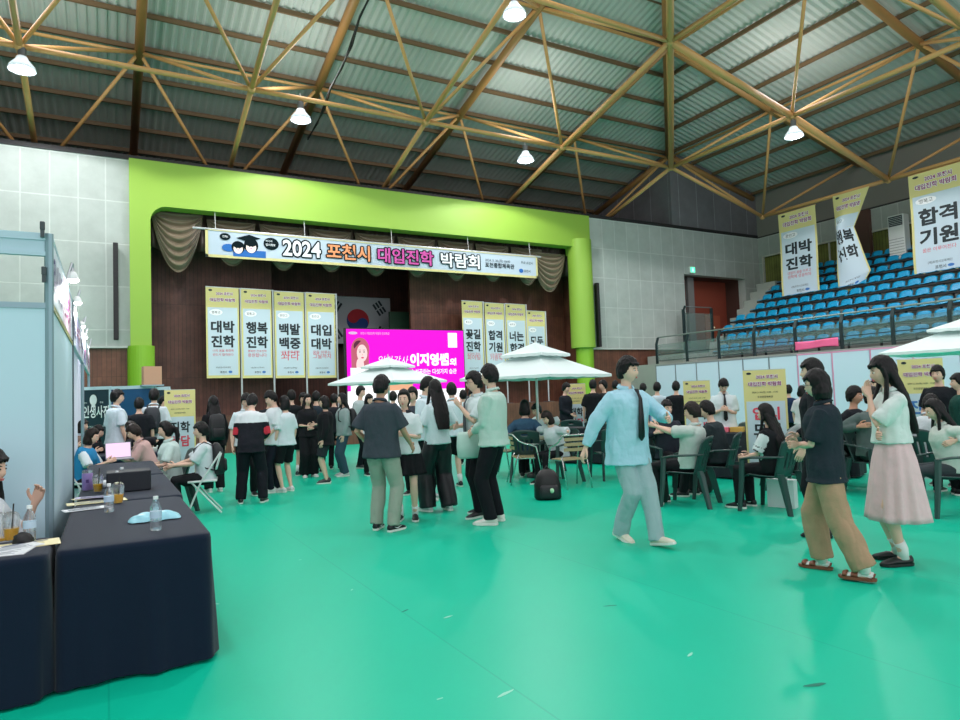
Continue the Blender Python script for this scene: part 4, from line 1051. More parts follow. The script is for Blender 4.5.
def parasol(p, rz, half, ze, za, label, tiers=2, pole=True):
    t = thing('parasol', label, 'parasol', p, rz)
    def canopy(hf, z0, z1, hole=0):
        mb = MB(); N = 48
        def ring(f):
            r = []
            for k in range(N):
                a = 2*pi*k/N; s = 1/max(abs(cos(a)), abs(sin(a))); sag = (1-((s-1)/(sqrt(2)-1)))  # 1 mid-side, 0 at corner
                x, y = hf*f*cos(a)*s, hf*f*sin(a)*s
                zz = z1+(z0-z1)*(f**.9)+.08*(f**2)*0 - .06*sag*f*(1-f)*4*.5
                r.append(V((x, y, zz)))
            return r
        mb.loft([ring(f) for f in ((hole or .02), .25, .45, .7, .9, 1)], caps=not hole)
        # valance
        r1 = ring(1); r2 = [V((q.x*1.0, q.y*1.0, q.z-.045-.012*abs(sin(k*pi/3)))) for k, q in enumerate(r1)]
        mb.loft([r1, r2], caps=False)
        return mb
    zk = za-.27*(za-ze)*1.2
    canopy(half, ze, za-.06).build('canopy', UMB, t)
    if tiers == 2: canopy(half*.46, za-.2*(za-ze)*1.6, za+.04).build('top_canopy', UMB, t)
    MB().tube([(0, 0, .05), (0, 0, za)], .024, 10).build('pole', UFR, t)
    for k in range(4):
        a = pi/4+k*pi/2; MB().tube([(.03*cos(a), .03*sin(a), za-.12), (half*1.38*cos(a), half*1.38*sin(a), ze+.0)], .01, 5).build('rib', UFR, t)
    MB().tube([(0, 0, za), (0, 0, za+.12)], [.02, .008], 8).build('finial', UFR, t)
    MB().lathe([(.24, 0), (.25, .03), (.22, .06), (.04, .08), (.035, .3)], n=20).build('base', M('parasol_base', (70, 74, 76), .6), t)
    return t
def round_table(p, label, top=(190, 180, 150), r=.35, h=.72):
    t = thing('bistro_table', label, 'table', p)
    MB().lathe([(r, h-.03), (r+.005, h-.015), (r, h)], n=32).build('table_top', M('bistro_top', top, .4), t)
    MB().cyl((0, 0), .03, .03, h-.03, 12).build('pedestal', ALC, t)
    for k in range(4): MB().tube([(0, 0, .06), (.3*cos(k*pi/2+.5), .3*sin(k*pi/2+.5), .012)], .013, 6).build('foot', ALC, t)
def long_table(a, b, d, z, label, cloth=(22, 30, 44)):
    a = V(a); b = V(b); L = (b-a).length; ang = atan2(b.y-a.y, b.x-a.x)
    t = thing('booth_table', label, 'table', a, ang)
    MB().rbox((L/2, 0, z-.015), (L, d, .03), .006).build('table_top', M('cloth%d' % cloth[0], cloth, .7), t)
    mb = MB(); N = 60
    ring = lambda o, zz, am: [V((x+am*sin(i*2.3), y+am*cos(i*1.9), zz)) for i, (x, y) in enumerate([(-o+(L+2*o)*k/20, -d/2-o) for k in range(20)]+[(L+o, -d/2-o+(d+2*o)*k/6) for k in range(6)]+[(L+o-(L+2*o)*k/20, d/2+o) for k in range(20)]+[(-o, d/2+o-(d+2*o)*k/6) for k in range(6)])]
    mb.loft([ring(.004, z-.005, 0), ring(.008, z-.2, .004), ring(.02, .03, .012)], caps=False); mb.build('skirt', M('cloth%d' % cloth[0], cloth, .7), t, smooth=True)
    return t
# ================================================================== PEOPLE
SKIN = M('skin_light', (226, 186, 164), .5, spec=.35); SKIN2 = M('skin_tan', (196, 148, 122), .5, spec=.35)
HAIRM = M('hair_black', (11, 10, 11), .5, spec=.3, var=.2, scale=20); HAIRB = M('hair_dark_brown', (30, 21, 18), .5, spec=.3, var=.2, scale=20)
EYEW = M('eye_white', (235, 232, 228), .3); EYED = M('eye_dark', (30, 20, 18), .25); LIPM = M('lip', (196, 104, 100), .5)
SOLE = M('sole_white', (236, 236, 230), .5)
def remesh(mb, vox, smooth_it=4, fac=.5, wr=0, seed=0, wf=9, vert=1.0):
    me = mb.mesh('tmp'); fixn(me)
    o = bpy.data.objects.new('tmp', me)
    md = o.modifiers.new('r', 'REMESH'); md.mode = 'VOXEL'; md.voxel_size = vox
    if smooth_it:
        ms = o.modifiers.new('s', 'SMOOTH'); ms.factor = fac; ms.iterations = smooth_it
    r = evaluated_mesh(o); bpy.data.meshes.remove(me)
    if wr:
        import numpy as np
        sd = V((seed*3.7, seed*1.3, 0)); n_ = len(r.vertices)
        co = np.empty(n_*3, 'f'); no = np.empty(n_*3, 'f'); r.vertices.foreach_get('co', co); r.vertices.foreach_get('normal', no)
        co = co.reshape(-1, 3); no = no.reshape(-1, 3); d = np.empty(n_, 'f')
        for i in range(n_):
            q = V((co[i, 0]*wf, co[i, 1]*wf, co[i, 2]*wf*vert))+sd
            d[i] = abs(noise.noise(q)+.45*noise.noise(q*2.1))*2-.45
        co = co+no*(d*wr)[:, None]; r.vertices.foreach_set('co', co.astype('f').ravel()); r.update()
    return r
def ring3(c, ax, ay, rx, ry, n=20, sq=2.0):
    out = []
    for k in range(n):
        a = 2*pi*k/n; ca, sa = cos(a), sin(a); s = (abs(ca)**sq+abs(sa)**sq)**(-1/sq)
        out.append(c+ax*(rx*ca*s)+ay*(ry*sa*s))
    return out
def ik(a, b, l1, l2, hint):
    d = b-a; L = d.length
    if L > (l1+l2)*.995: b = a+d*((l1+l2)*.995/L); d = b-a; L = d.length
    L = max(L, abs(l1-l2)+.02); u = d.normalized()
    x = (l1*l1-l2*l2+L*L)/(2*L); hgt = sqrt(max(0, l1*l1-x*x))
    h = V(hint); h = h-u*h.dot(u)
    h = h.normalized() if h.length > 1e-5 else u.orthogonal().normalized()
    return a+u*x+h*hgt, b
class Person:
    """a whole figure; local frame: +x the way it faces, +y its left, z up"""
    def __init__(s, p, yaw, H, label, sex='m', pel=.93, px=0, lean=0, slump=0, twist=0, hy=0, hp=0, LH=None, RH=None, LF=(0, .1, 0, 8, 0), RF=(0, -.1, 0, -8, 0),
                 hair='short', haircol=None, skin=None, top=None, bottom=None, shoes=((30, 30, 32), True), vox=.014, seed=1, group=None, LE=None, RE=None, fit=1.0, LFd=None, RFd=None, face=None):
        s.k = H/1.75; k = s.k; s.p = p; s.yaw = yaw; s.sex = sex; s.seed = seed; s.vox = vox; s.fit = fit
        s.skin = skin or SKIN; s.haircol = haircol or HAIRM
        s.root = thing('person', label, 'person', p, yaw, group)
        s.Rt = Matrix.Rotation(R(lean), 3, 'Y'); s.tw = Matrix.Rotation(R(twist), 3, 'Z'); s.lean = lean; s.slump = slump
        s.pc = V((px, 0, pel*k))
        sh = .172 if sex == 'm' else .152
        hipw = .088
        s.sh = {1: s.T((-.01, sh, 1.395)), -1: s.T((-.01, -sh, 1.395))}
        s.hip = {1: s.pc+V((0, hipw*k, -.02*k)), -1: s.pc+V((0, -hipw*k, -.02*k))}
        s.ank, s.kn, s.foot = {}, {}, {}
        for sd, Fo in ((1, LF), (-1, RF)):
            x, y, z, fy, fp = Fo
            a = V((x*k, y*k, z*k+.085*k)); s.foot[sd] = (fy, fp)
            fd = V((cos(R(fy)), sin(R(fy)), 0))
            s.kn[sd], s.ank[sd] = ik(s.hip[sd], a, .43*k, .425*k, fd+V((.2, 0, .25)))
        s.wr, s.el, s.sh0 = {}, {}, s.sh
        for sd, Ha, E_ in ((1, LH, LE), (-1, RH, RE)):
            if Ha is None: Ha = (.05, .235*sd if sex == 'm' else .21*sd, .87)
            tgt = V((Ha[0]*k, Ha[1]*k, Ha[2]*k))+(V((px, 0, 0)))
            if Ha[2] < .95 and pel > .8 and False: pass
            hint = V(E_) if E_ else V((-.55, .45*sd, -.5))
            s.el[sd], s.wr[sd] = ik(s.sh[sd], tgt, .29*k, .25*k, hint)
        # head frame
        nk = s.T((0, 0, 1.47)); s.neck = nk
        up = (s.dirT((0, 0, 1))*.55+V((0, 0, 1))*.6).normalized()
        s.Rh = Matrix.Rotation(R(hy), 3, 'Z') @ Matrix.Rotation(R(hp), 3, 'Y')
        s.hc = nk+up*.075*k+s.Rh @ V((.022*k, 0, .092*k))
        body = s.body(face)
        if hair: s.hair(hair)
        if bottom: s.bottom(**bottom)
        if top: s.top(**top)
        if shoes: s.shoes(*shoes)
    def T(s, p):
        """torso point (height as when standing 1.75 m) to the figure's local frame"""
        k = s.k; q = V((p[0], p[1], p[2]-.93))
        if q.z > 0:
            q = s.tw @ q
            if s.slump: q.x += s.slump*(q.z/.55)**2; q.z -= abs(s.slump)*.25*(q.z/.55)**2
            q = s.Rt @ q
        return s.pc+q*k
    def dirT(s, d): return (s.Rt @ (s.tw @ V(d)))
    def torso_rings(s, ext=0, hem=None, loose=0, neck=True, top=1.5):
        m = s.sex == 'm'
        pr = [(.84, .0, .095, .145), (.93, .0, .115, .168), (1.04, .005, .10, .148 if m else .128), (1.18, .005, .108, .155 if m else .132), (1.30, .01, .118 if m else .122, .160 if m else .142), (1.375, 0, .105, .158 if m else .140), (1.425, -.008, .080, .125 if m else .110), (1.462, -.01, .062, .080), (1.50, -.004, .052, .055)] if m or True else []
        rs = []
        f = s.fit
        for z, cx, d, w in pr:
            if z > top: continue
            if hem is not None and z < .9: w = .168; d = .117
            if loose and z < 1.3: w = max(w, (.158 if m else .142)); d = max(d, .110)
            e = ext if z < 1.43 else ext*.35
            rs.append((z, cx, (d*f+e), (w*f+e)))
        if hem is not None:
            rs = [r for r in rs if r[0] > hem+.03]; a = rs[0]; rs.insert(0, (hem, a[1], a[2]+loose*.02, a[3]+loose*.02))
        return [ring3(s.T((cx, 0, z)), s.dirT((1, 0, 0)) if z > .93 else V((1, 0, 0)), s.dirT((0, 1, 0)) if z > .93 else V((0, 1, 0)), d*s.k, w*s.k, 24, 2.2) for z, cx, d, w in rs]
    def head(s, mb):
        k = s.k; n, m = 30, 24; rings = []
        fem = s.sex != 'm'
        for i in range(m+1):
            la = -pi/2+pi*i/m; la = max(-pi/2+.05, min(pi/2-.05, la)); ring = []
            for j in range(n):
                a = 2*pi*j/n; d = V((cos(la)*cos(a), cos(la)*sin(a), sin(la)))
                x, y, z = d.x*.094, d.y*.073, d.z*.116
                if z < 0:
                    t = -z/.116; y *= 1-.30*t**1.6; x *= 1-.12*t**1.5
                    if x > 0: x += .012*t*(1-t)*2
                    else: x *= 1-.35*t
                def g(cy, cz, sy, sz): return math.exp(-((y-cy)/sy)**2-((z-cz)/sz)**2) if x > 0 else 0
                x += .020*g(0, -.024, .011, .020)+.008*g(0, -.002, .009, .022)   # nose
                x -= .008*(g(.03, .006, .016, .013)+g(-.03, .006, .016, .013))     # sockets
                x += .005*g(0, -.062, .02, .008)+.004*g(0, .03, .04, .012)+.006*g(0, -.098, .022, .014)
                x -= .003*g(0, -.078, .02, .007)
                ring.append(s.hc+s.Rh @ (V((x, y, z))*k))
            rings.append(ring)
        mb.loft(rings)
        for sd in (1, -1):
            e = MB(); e.ell((0, 0, 0), (.017, .008, .031), 10, 8)
            for q in e.v: pass
            mm = Matrix.Translation(s.hc) @ s.Rh.to_4x4() @ Matrix.Translation(V((-.006*k, .074*k*sd, -.008*k))) @ Matrix.Rotation(R(18*sd), 4, 'Z') @ Matrix.Scale(k, 4)
            mb.merge(e, mm)
    def body(s, face):
        k = s.k; mb = MB()
        s.head(mb)
        b = s.hc+s.Rh @ V((-.02*k, 0, -.05*k))
        mb.tube([s.T((-.01, 0, 1.40)), s.neck+V((0, 0, .0)), b], [.056*k, .05*k, .047*k], 14)
        mb.loft(s.torso_rings(-.024))
        for sd in (1, -1):
            a, e, w = s.sh[sd], s.el[sd], s.wr[sd]
            fem = s.sex != 'm'; q = .88 if fem else 1
            mb.tube([a+(s.T((0, .1*sd, 1.40))-a)*.6, a, a.lerp(e, .5), e, e.lerp(w, .35), w], [.040*k*q, .042*k*q, .040*k*q, .036*k*q, .037*k*q, .024*k*q], 14, rnd=True)
            h, kn, an = s.hip[sd], s.kn[sd], s.ank[sd]
            mb.tube([h+V((0, 0, .03*k)), h.lerp(kn, .25), h.lerp(kn, .7), kn, kn.lerp(an, .3), kn.lerp(an, .8), an, an-V((0, 0, .03))], [.076*k, .074*k, .060*k, .052*k, .054*k, .036*k, .033*k, .033*k], 16, rnd=True)
            fd = s.footdir(sd)
            mb.tube([an+V((0, 0, -.035*k))-fd*.03*k, an+V((0, 0, -.045*k))+fd*.06*k, an+V((0, 0, -.06*k))+fd*.14*k], [.033*k, .032*k, .02*k], 10, rnd=True)
            # palm
            d = (w-e).normalized(); t = s.thumbdir(d, sd); nrm = d.cross(t)*sd
            r = [ring3(w+d*x*k, t, nrm, wd*k, .014*k, 12, 2.6) for x, wd in ((-.01, .024), (.02, .032), (.06, .040), (.095, .038), (.105, .03))]
            mb.loft(r)
        me = remesh(mb, s.vox, 3, .5)
        fb = MB()
        for sd in (1, -1):
            d = (s.wr[sd]-s.el[sd]).normalized(); t = s.thumbdir(d, sd); nrm = d.cross(t)*sd; w = s.wr[sd]
            for i, (off, ln) in enumerate(((.028, .068), (.010, .078), (-.009, .072), (-.027, .056))):
                b = w+d*.088*k+t*off*k; pts = [b]; ang = 12
                for seg, fr in enumerate((.42, .32, .26)):
                    dd = d*cos(R(ang))+nrm*sin(R(ang)); pts.append(pts[-1]+dd*ln*fr*k); ang += 24
                fb.tube(pts, [.0088*k, .0085*k, .0078*k, .0062*k], 7, rnd=True)
            b = w+d*.02*k+t*.026*k
            pts = [b, b+(d*.6+t*.75+nrm*.1)*.036*k]; pts.append(pts[-1]+(d*.85+t*.35+nrm*.25)*.03*k); pts.append(pts[-1]+(d*.95+nrm*.2)*.022*k)
            fb.tube(pts, [.014*k, .011*k, .0095*k, .007*k], 7, rnd=True)
        # join fingers to the body surface
        bm = bmesh.new(); bm.from_mesh(me); tmp = fb.mesh('t'); fixn(tmp); bm.from_mesh(tmp); bm.to_mesh(me); bm.free(); bpy.data.meshes.remove(tmp)
        me.materials.clear(); me.materials.append(s.skin)
        me.polygons.foreach_set('use_smooth', [True]*len(me.polygons))
        o = put('body', me, s.root)
        if face != 0:
            for sd in (1, -1):
                mm = Matrix.Translation(s.hc) @ s.Rh.to_4x4() @ Matrix.Scale(k, 4)
                e = MB(); e.ell((.0815, .030*sd, .005), (.008, .0125, .0052), 10, 6); e.mi = 1; e.ell((.0866, .029*sd, .005), (.0052, .0072, .0060), 8, 6)
                q = MB(); q.merge(e, mm); q.build('eye', [EYEW, EYED], s.root, smooth=True)
                e = MB(); e.tube([(.087, .014*sd, .0225), (.088, .03*sd, .027), (.079, .045*sd, .022)], [.0026, .0032, .0016], 6, rnd=True)
                q = MB(); q.merge(e, mm); q.build('eyebrow', s.haircol, s.root)
            e = MB(); e.ell((.0905, 0, -.0585), (.006, .021, .0035), 12, 6); e.ell((.0895, 0, -.066), (.006, .017, .0045), 12, 6)
            q = MB(); q.merge(e, mm); q.build('lips', LIPM, s.root, smooth=True)
        return o
    def thumbdir(s, d, sd):
        h = V((1, 0, .5)) if d.z < -.5 else V((.2, -sd*.3, 1))
        t = h-d*h.dot(d); return t.normalized()
    def footdir(s, sd):
        fy, fp = s.foot[sd]; return V((cos(R(fy))*cos(R(fp)), sin(R(fy))*cos(R(fp)), -sin(R(fp))))
    # ---------------------------------------------------------------- hair
    def hair(s, kind):
        k = s.k; fr = Matrix.Translation(s.hc) @ s.Rh.to_4x4() @ Matrix.Scale(k, 4)
        mb = MB(); n, m = 36, 26
        long_ = kind in ('long', 'pony', 'bob', 'longbangs', 'bobback')
        th = .017 if kind == 'short' else .014
        rings = []
        for i in range(m+1):
            la = -pi/2+pi*i/m; la = max(-pi/2+.05, min(pi/2-.05, la)); ring = []
            for j in range(n):
                a = 2*pi*j/n; d = V((cos(la)*cos(a), cos(la)*sin(a), sin(la)))
                line = .48 if kind in ('short', 'longbangs', 'bob', 'buzz') else .56     # hairline height on the forehead
                if kind == 'buzz': line = .45
                side = abs(a if a < pi else 2*pi-a)                 # 0 front .. pi back
                if side < .95: lim = line
                elif side < 1.45: lim = line+(-.45-line)*((side-.95)/.5)*(1 if long_ else .8)
                elif side < 1.9: lim = -.30 if not long_ else -.85
                else: lim = -.62 if not long_ else -.95
                c = max(0, min(1, (d.z-lim)/.12+.5))
                top = .012*max(0, d.z)**2
                g = (1-c)*.90+c*(1+(th+.010*max(0, d.z))/.095)
                x, y, z = d.x*.096, d.y*.077, d.z*.118
                if z < 0: y *= 1-.10*(-z/.118)
                tuft = 0
                if kind in ('short', 'buzz'): tuft = .004*noise.noise(V((d.x*9, d.y*9, d.z*5+s.seed)))*c*(1.8 if kind == 'short' else .4)
                ring.append(V((x*g+d.x*tuft-.003, y*g+d.y*tuft, z*g+d.z*tuft+.002)))
            rings.append(ring)
        mb.loft(rings)
        if kind in ('short', 'longbangs', 'bob'):   # fringe locks over the forehead
            rr = random.Random(s.seed)
            for q in range(9):
                a = (q-4)/4*.85; x = .098*cos(a*.9); y = .078*sin(a)*1.0
                mb.tube([(x*.72, y*.8, .092), (x+.003, y, .068), (x+.002, y*1.02+rr.uniform(-.008, .008), .046+rr.uniform(-.008, .008))], [.010, .010, .005], 6, rnd=True)
        for q in [0]:
            pass
        out = MB(); out.merge(mb, fr)
        Rv = s.Rh
        def H_(x, y, z): return fr @ V((x, y, z))
        if kind in ('long', 'longbangs'):
            L = {'long': .36, 'longbangs': .34}[kind]
            rs = []
            back = s.dirT((-1, 0, 0))
            for t in [0, .15, .35, .6, .85, 1]:
                base = H_(-.035, 0, -.02).lerp(s.T((-.165, 0, 1.40-.30*1)), min(1, t*1.0)) if t > 0 else H_(-.03, 0, .0)
                base = base+back*(.018*sin(t*pi))
                rs.append(ring3(base, s.dirT((1, 0, 0)), s.dirT((0, 1, 0)), (.062-.034*t)*k, (.092+.045*sin(t*pi*.8)-.03*t)*k, 18, 2.4))
            out.loft(rs)
            for sd in (1, -1):
                out.tube([H_(.02, .078*sd, .03), H_(.012, .086*sd, -.06), s.T((.07, .10*sd, 1.42)), s.T((.115, .10*sd, 1.30))], [.018*k, .026*k, .026*k, .010*k], 8, rnd=True, flat=.7)
        if kind in ('bob', 'bobback'):
            rs = []
            for t, w, dd in ((0, .082, .075), (.3, .095, .088), (.65, .1, .088), (1, .088, .07)):
                rs.append(ring3(H_(-.03, 0, .02-.15*t), Rv @ V((1, 0, 0)), Rv @ V((0, 1, 0)), dd*k*.9, w*k, 20, 2.3))
            out.loft(rs)
        if kind == 'pony':
            out.ell(H_(-.105, 0, .02), (.03*k, .028*k, .03*k), 8, 6)
            out.tube([H_(-.10, 0, .03), H_(-.15, 0, .0), H_(-.155, 0, -.1), H_(-.13, 0, -.22), H_(-.12, 0, -.30)], [.02*k, .034*k, .036*k, .026*k, .008*k], 9, rnd=True)
        me = remesh(out, max(.006, s.vox*.62), 2, .4, wr=.0035 if kind in ('short',) else .003, seed=s.seed, wf=38, vert=.35)
        # curls of the remeshed hair may cover the face; keep it clear of it
        me.materials.clear(); me.materials.append(s.haircol); me.polygons.foreach_set('use_smooth', [True]*len(me.polygons))
        put('hair', me, s.root)
    # ---------------------------------------------------------------- clothes
    def top(s, rgb, kind='tee', sleeve='short', hem=.86, loose=1, ext=.02, wr=.006, collar=None, tie=None, rough=.8, neck=1.49, puff=0, buttons=False, name=None, yoke=None, sleeve_rgb=None, mat=None, tee=None):
        k = s.k; mb = MB()
        mt = mat or M('cloth_%d_%d_%d' % tuple(rgb), rgb, rough, bump=.55, bscale=13, spec=.2)
        sitting = s.pc.z < .75*k
        if sitting: hem = max(hem, .88)
        mb.loft(s.torso_rings(ext, hem, loose, top=neck))
        for sd in (1, -1):
            a, e, w = s.sh[sd], s.el[sd], s.wr[sd]; inn = s.T((0, .085*sd, 1.372))
            q = .92 if s.sex != 'm' else 1
            if sleeve == 'long':
                mb.tube([inn, a+V((0, 0, -.005)), a.lerp(e, .5), e, e.lerp(w, .5), e.lerp(w, .94)], [.07*k*q, (.052+ext*.4)*k*q, (.054+ext*.45)*k*q, (.049+ext*.45)*k*q, (.044+ext*.4)*k*q, (.036+ext*.2)*k*q], 16, rnd=False)
            elif sleeve == 'short':
                mb.tube([inn, a+V((0, 0, -.005)), a.lerp(e, .35), a.lerp(e, .72), a.lerp(e, .86 if loose else .6)], [.07*k*q, (.051+ext*.4)*k*q, (.055+ext*.5+puff)*k*q, (.055+ext*.75+puff)*k*q, (.054+ext*.8+puff*.2)*k*q], 16)
            elif sleeve == 'half':
                mb.tube([inn, a, a.lerp(e, .5), e, e.lerp(w, .18)], [.07*k*q, (.051+ext*.4)*k*q, (.055+ext*.5+puff)*k*q, (.054+ext*.6+puff)*k*q, (.046+ext*.5)*k*q], 16)
        me = remesh(mb, s.vox, 3, .5, wr=wr*1.0, seed=s.seed, wf=9, vert=.42)
        me.materials.clear(); me.materials.append(mt); me.polygons.foreach_set('use_smooth', [True]*len(me.polygons))
        if yoke or sleeve_rgb:   # colour blocks on the same garment
            bandm = M('cloth_%d_%d_%d' % tuple(yoke[0]), yoke[0], rough) if yoke else mt
            me.materials.append(bandm if yoke else (M('cloth_%d_%d_%d' % tuple(sleeve_rgb), sleeve_rgb, rough) if sleeve_rgb else mt))
            if sleeve_rgb: me.materials.append(M('cloth_%d_%d_%d' % tuple(sleeve_rgb), sleeve_rgb, rough))
            for p in me.polygons:
                z = p.center.z/k
                if yoke and z > yoke[1]: p.material_index = 1
                if sleeve_rgb:
                    for sd in (1, -1):
                        if kind == 'vest' and abs(p.center.y) > .165*k and min((p.center-s.el[sd].lerp(s.sh[sd], h_)).length for h_ in (0, .25, .5, .75)) < .08*k: p.material_index = 1 if not yoke else 2
                        elif kind != 'vest' and (p.center-s.el[sd].lerp(s.sh[sd], .15)).length < .085*k and abs(p.center.y) > .15*k: p.material_index = 2
        o = put(name or {'tee': 't_shirt', 'shirt': 'shirt', 'jacket': 'jacket', 'hoodie': 'hoodie', 'blazer': 'blazer', 'blouse': 'blouse', 'vest': 'vest'}[kind], me, s.root)
        if collar or kind in ('shirt', 'blazer', 'blouse'):
            cm = M('cloth_%d_%d_%d' % tuple(collar or rgb), collar or rgb, rough)
            c = MB(); N = 20; rs = []
            for (h, r0, r1) in ((1.462, .070, .080), (1.50, .062, .066), (1.502, .067, .071), (1.468, .083, .092)):
                rs.append([s.T((r0*cos(a)-.004, r1*sin(a), h-.025*cos(a)*(1 if h < 1.49 else .5))) for a in [.35+(2*pi-.7)*q/N for q in range(N+1)]])
            c.loft(rs, closed=False, caps=False); c.build('collar', cm, o, smooth=True, solid=.004)
        if tee:
            c = MB(); c.loft([[s.T((.128+ext+.012*(z > 1.2), y, z)) for y in (-w_, 0, w_)] for z, w_ in ((1.05, .035), (1.2, .04), (1.35, .05), (1.44, .05))], closed=False)
        if tie:
            c = MB(); M_ = M('cloth_%d_%d_%d' % tuple(tie), tie, .5)
            xs = .122+ext+.014
            c.loft([[s.T((x+d*.010, w_*q, z)) for q, d in ((-1, 0), (-1, 1), (1, 1), (1, 0))] for z, w_, x in ((.985, .004, xs+.004), (1.02, .036, xs+.006), (1.2, .030, xs+.008), (1.38, .018, xs), (1.43, .013, xs-.030), (1.445, .02, xs-.040), (1.47, .024, xs-.055))])
            c.build('necktie', M_, s.root, smooth=True)
        if buttons:
            c = MB()
            for z in (1.0, 1.09, 1.18, 1.27, 1.36): c.ell(s.T((.128+ext+.006*(z < 1.3), 0, z)), (.006, .007, .007), 8, 6)
            c.build('buttons', M('button_pale', (225, 235, 235), .4), o)
        s.shirt = o; return o
    def bottom(s, rgb, kind='trousers', hem=None, wide=0, wr=.006, rough=.8, top=1.0, pleats=14, flare=.12, name=None, mat=None):
        k = s.k; mt = mat or M('cloth_%d_%d_%d' % tuple(rgb), rgb, rough, bump=.55, bscale=13, spec=.2)
        if kind == 'skirt':
            mb = MB(); hz = hem; n = 72; rs = []
            for t in [0, .08, .25, .5, .75, .93, 1]:
                z = 1.05+(hz-1.05)*t
                c = s.T((0, 0, 1.05)).lerp(V((s.pc.x, 0, hz*k)), t)
                ring = []
                for j in range(n):
                    a = 2*pi*j/n; f = .016+.05*t*flare/.12
                    r = 1+f*2.2*sin(a*pleats+.9*sin(3*a+s.seed))*min(1, t*3)+.05*t*sin(a*5+s.seed)
                    hp_ = min(1, t*(1.05-hz)/.14); rx = (.118+.012*hp_+(.045+flare)*t)*k*r; ry = (.142+.036*hp_+(.02+flare)*t)*k*r
                    ring.append(c+V((rx*cos(a), ry*sin(a), .004*sin(a*pleats))))
                rs.append(ring)
            mb.loft(rs); mb.build(name or 'skirt', mt, s.root, smooth=True)
            wb = MB(); wb.loft([ring3(s.T((.002, 0, z)), V((1, 0, 0)), V((0, 1, 0)), .122*k, .15*k, 24) for z in (1.03, 1.075)]); wb.build('waistband', mt, s.root, smooth=True)
            return
        mb = MB()
        zt = .93
        rs = [ring3(s.pc+V((0, 0, dz*k)), V((1, 0, 0)), V((0, 1, 0)), d*k, w*k, 22, 2.4) for dz, d, w in ((-.10, .09, .13), (-.04, .122, .17), (.03, .125, .172), (.10, .112, .155))]
        rs = rs[:-1]+[ring3(s.T((0, 0, 1.04)), s.dirT((1, 0, 0)), s.dirT((0, 1, 0)), .116*k, .155*k, 22, 2.4)]
        mb.loft(rs)
        for sd in (1, -1):
            h, kn, an = s.hip[sd], s.kn[sd], s.ank[sd]; w = wide
            if kind == 'shorts':
                mb.tube([h+V((0, 0, .03*k)), h.lerp(kn, .3), h.lerp(kn, .6), h.lerp(kn, .88)], [.10*k, .104*k, .098*k, .098*k], 18)
            else:
                hd = an+V((0, 0, (hem if hem is not None else -.02)*k)); 
                mb.tube([h+V((0, 0, .03*k)), h.lerp(kn, .3), h.lerp(kn, .7), kn, kn.lerp(an, .35), kn.lerp(an, .75), hd], [.10*k, (.098+w*.3)*k, (.082+w*.6)*k, (.074+w*.8)*k, (.068+w*.95)*k, (.062+w)*k, (.060+w)*k], 18)
        me = remesh(mb, s.vox, 3, .5, wr=wr*1.0, seed=s.seed+5, wf=9, vert=.30)
        me.materials.clear(); me.materials.append(mt); me.polygons.foreach_set('use_smooth', [True]*len(me.polygons))
        put(name or ('shorts' if kind == 'shorts' else 'trousers'), me, s.root)
    def shoes(s, rgb, sneaker=True, kind='sneaker', sock=None, swoosh=None):
        k = s.k; mt = M('shoe_%d_%d_%d' % tuple(rgb), rgb, .45)
        for sd in (1, -1):
            an = s.ank[sd]; fd = s.footdir(sd); side = V((0, 0, 1)).cross(fd).normalized(); up = fd.cross(side).normalized()
            if up.z < 0: up = -up
            b = an-up*.085*k
            def R_(x, w, z0, z1, n=14):
                out = []
                for j in range(n):
                    a = 2*pi*j/n; zz = (z0+z1)/2+(z1-z0)/2*sin(a); s2 = 1 if sin(a) < 0 else 1-.35*sin(a)**2
                    out.append(b+fd*x*k+side*(w*cos(a)*s2*k)+up*zz*k)
                return out
            mb = MB()
            if kind == 'sandal':
                for x0, x1 in ((.05, .10), (.13, .165)):
                    mb.loft([R_(x0, .046, .02, .072), R_((x0+x1)/2, .048, .02, .07), R_(x1, .046, .02, .062)])
                mb.tube([b+fd*-.055*k+side*.03*k+up*.03*k, b+fd*-.07*k+up*.06*k, b+fd*-.055*k-side*.03*k+up*.03*k], .008*k, 6)
            else:
                mb.loft([R_(-.075, .018, .02, .06), R_(-.07, .03, .015, .085), R_(-.04, .037, .012, .105 if kind != 'loafer' else .075), R_(.02, .038, .012, .10 if kind != 'loafer' else .07), R_(.08, .043, .012, .075), R_(.13, .046, .012, .058), R_(.17, .038, .012, .046), R_(.19, .02, .014, .035)])
            o = mb.build('shoe', mt, s.root, smooth=True)
            sb = MB(); sb.loft([[b+fd*x*k*z_+side*y*k*z_+up*h*k for x, y in ((-.08, -.018), (-.05, -.036), (.03, -.037), (.09, -.047), (.15, -.045), (.19, -.022), (.2, 0), (.19, .022), (.15, .045), (.09, .047), (.03, .037), (-.05, .036), (-.08, .018))] for h, z_ in ((0.002, .98), (.006, 1.02), (.026, 1.02))])
            sb.build('sole', SOLE if sneaker else mt, o)
            if swoosh:
                w = MB(); w.add([b+fd*x*k-side*.048*k*sg+up*z*k for sg in (1,) for x, z in ((-.03, .06), (.02, .035), (.1, .062), (.02, .048))], [(0, 1, 2, 3)]); w.add([b+fd*x*k+side*.048*k+up*z*k for x, z in ((-.03, .06), (.02, .035), (.1, .062), (.02, .048))], [(0, 1, 2, 3)]); w.build('side_mark', M('mark_white', swoosh, .5), o, solid=.004)
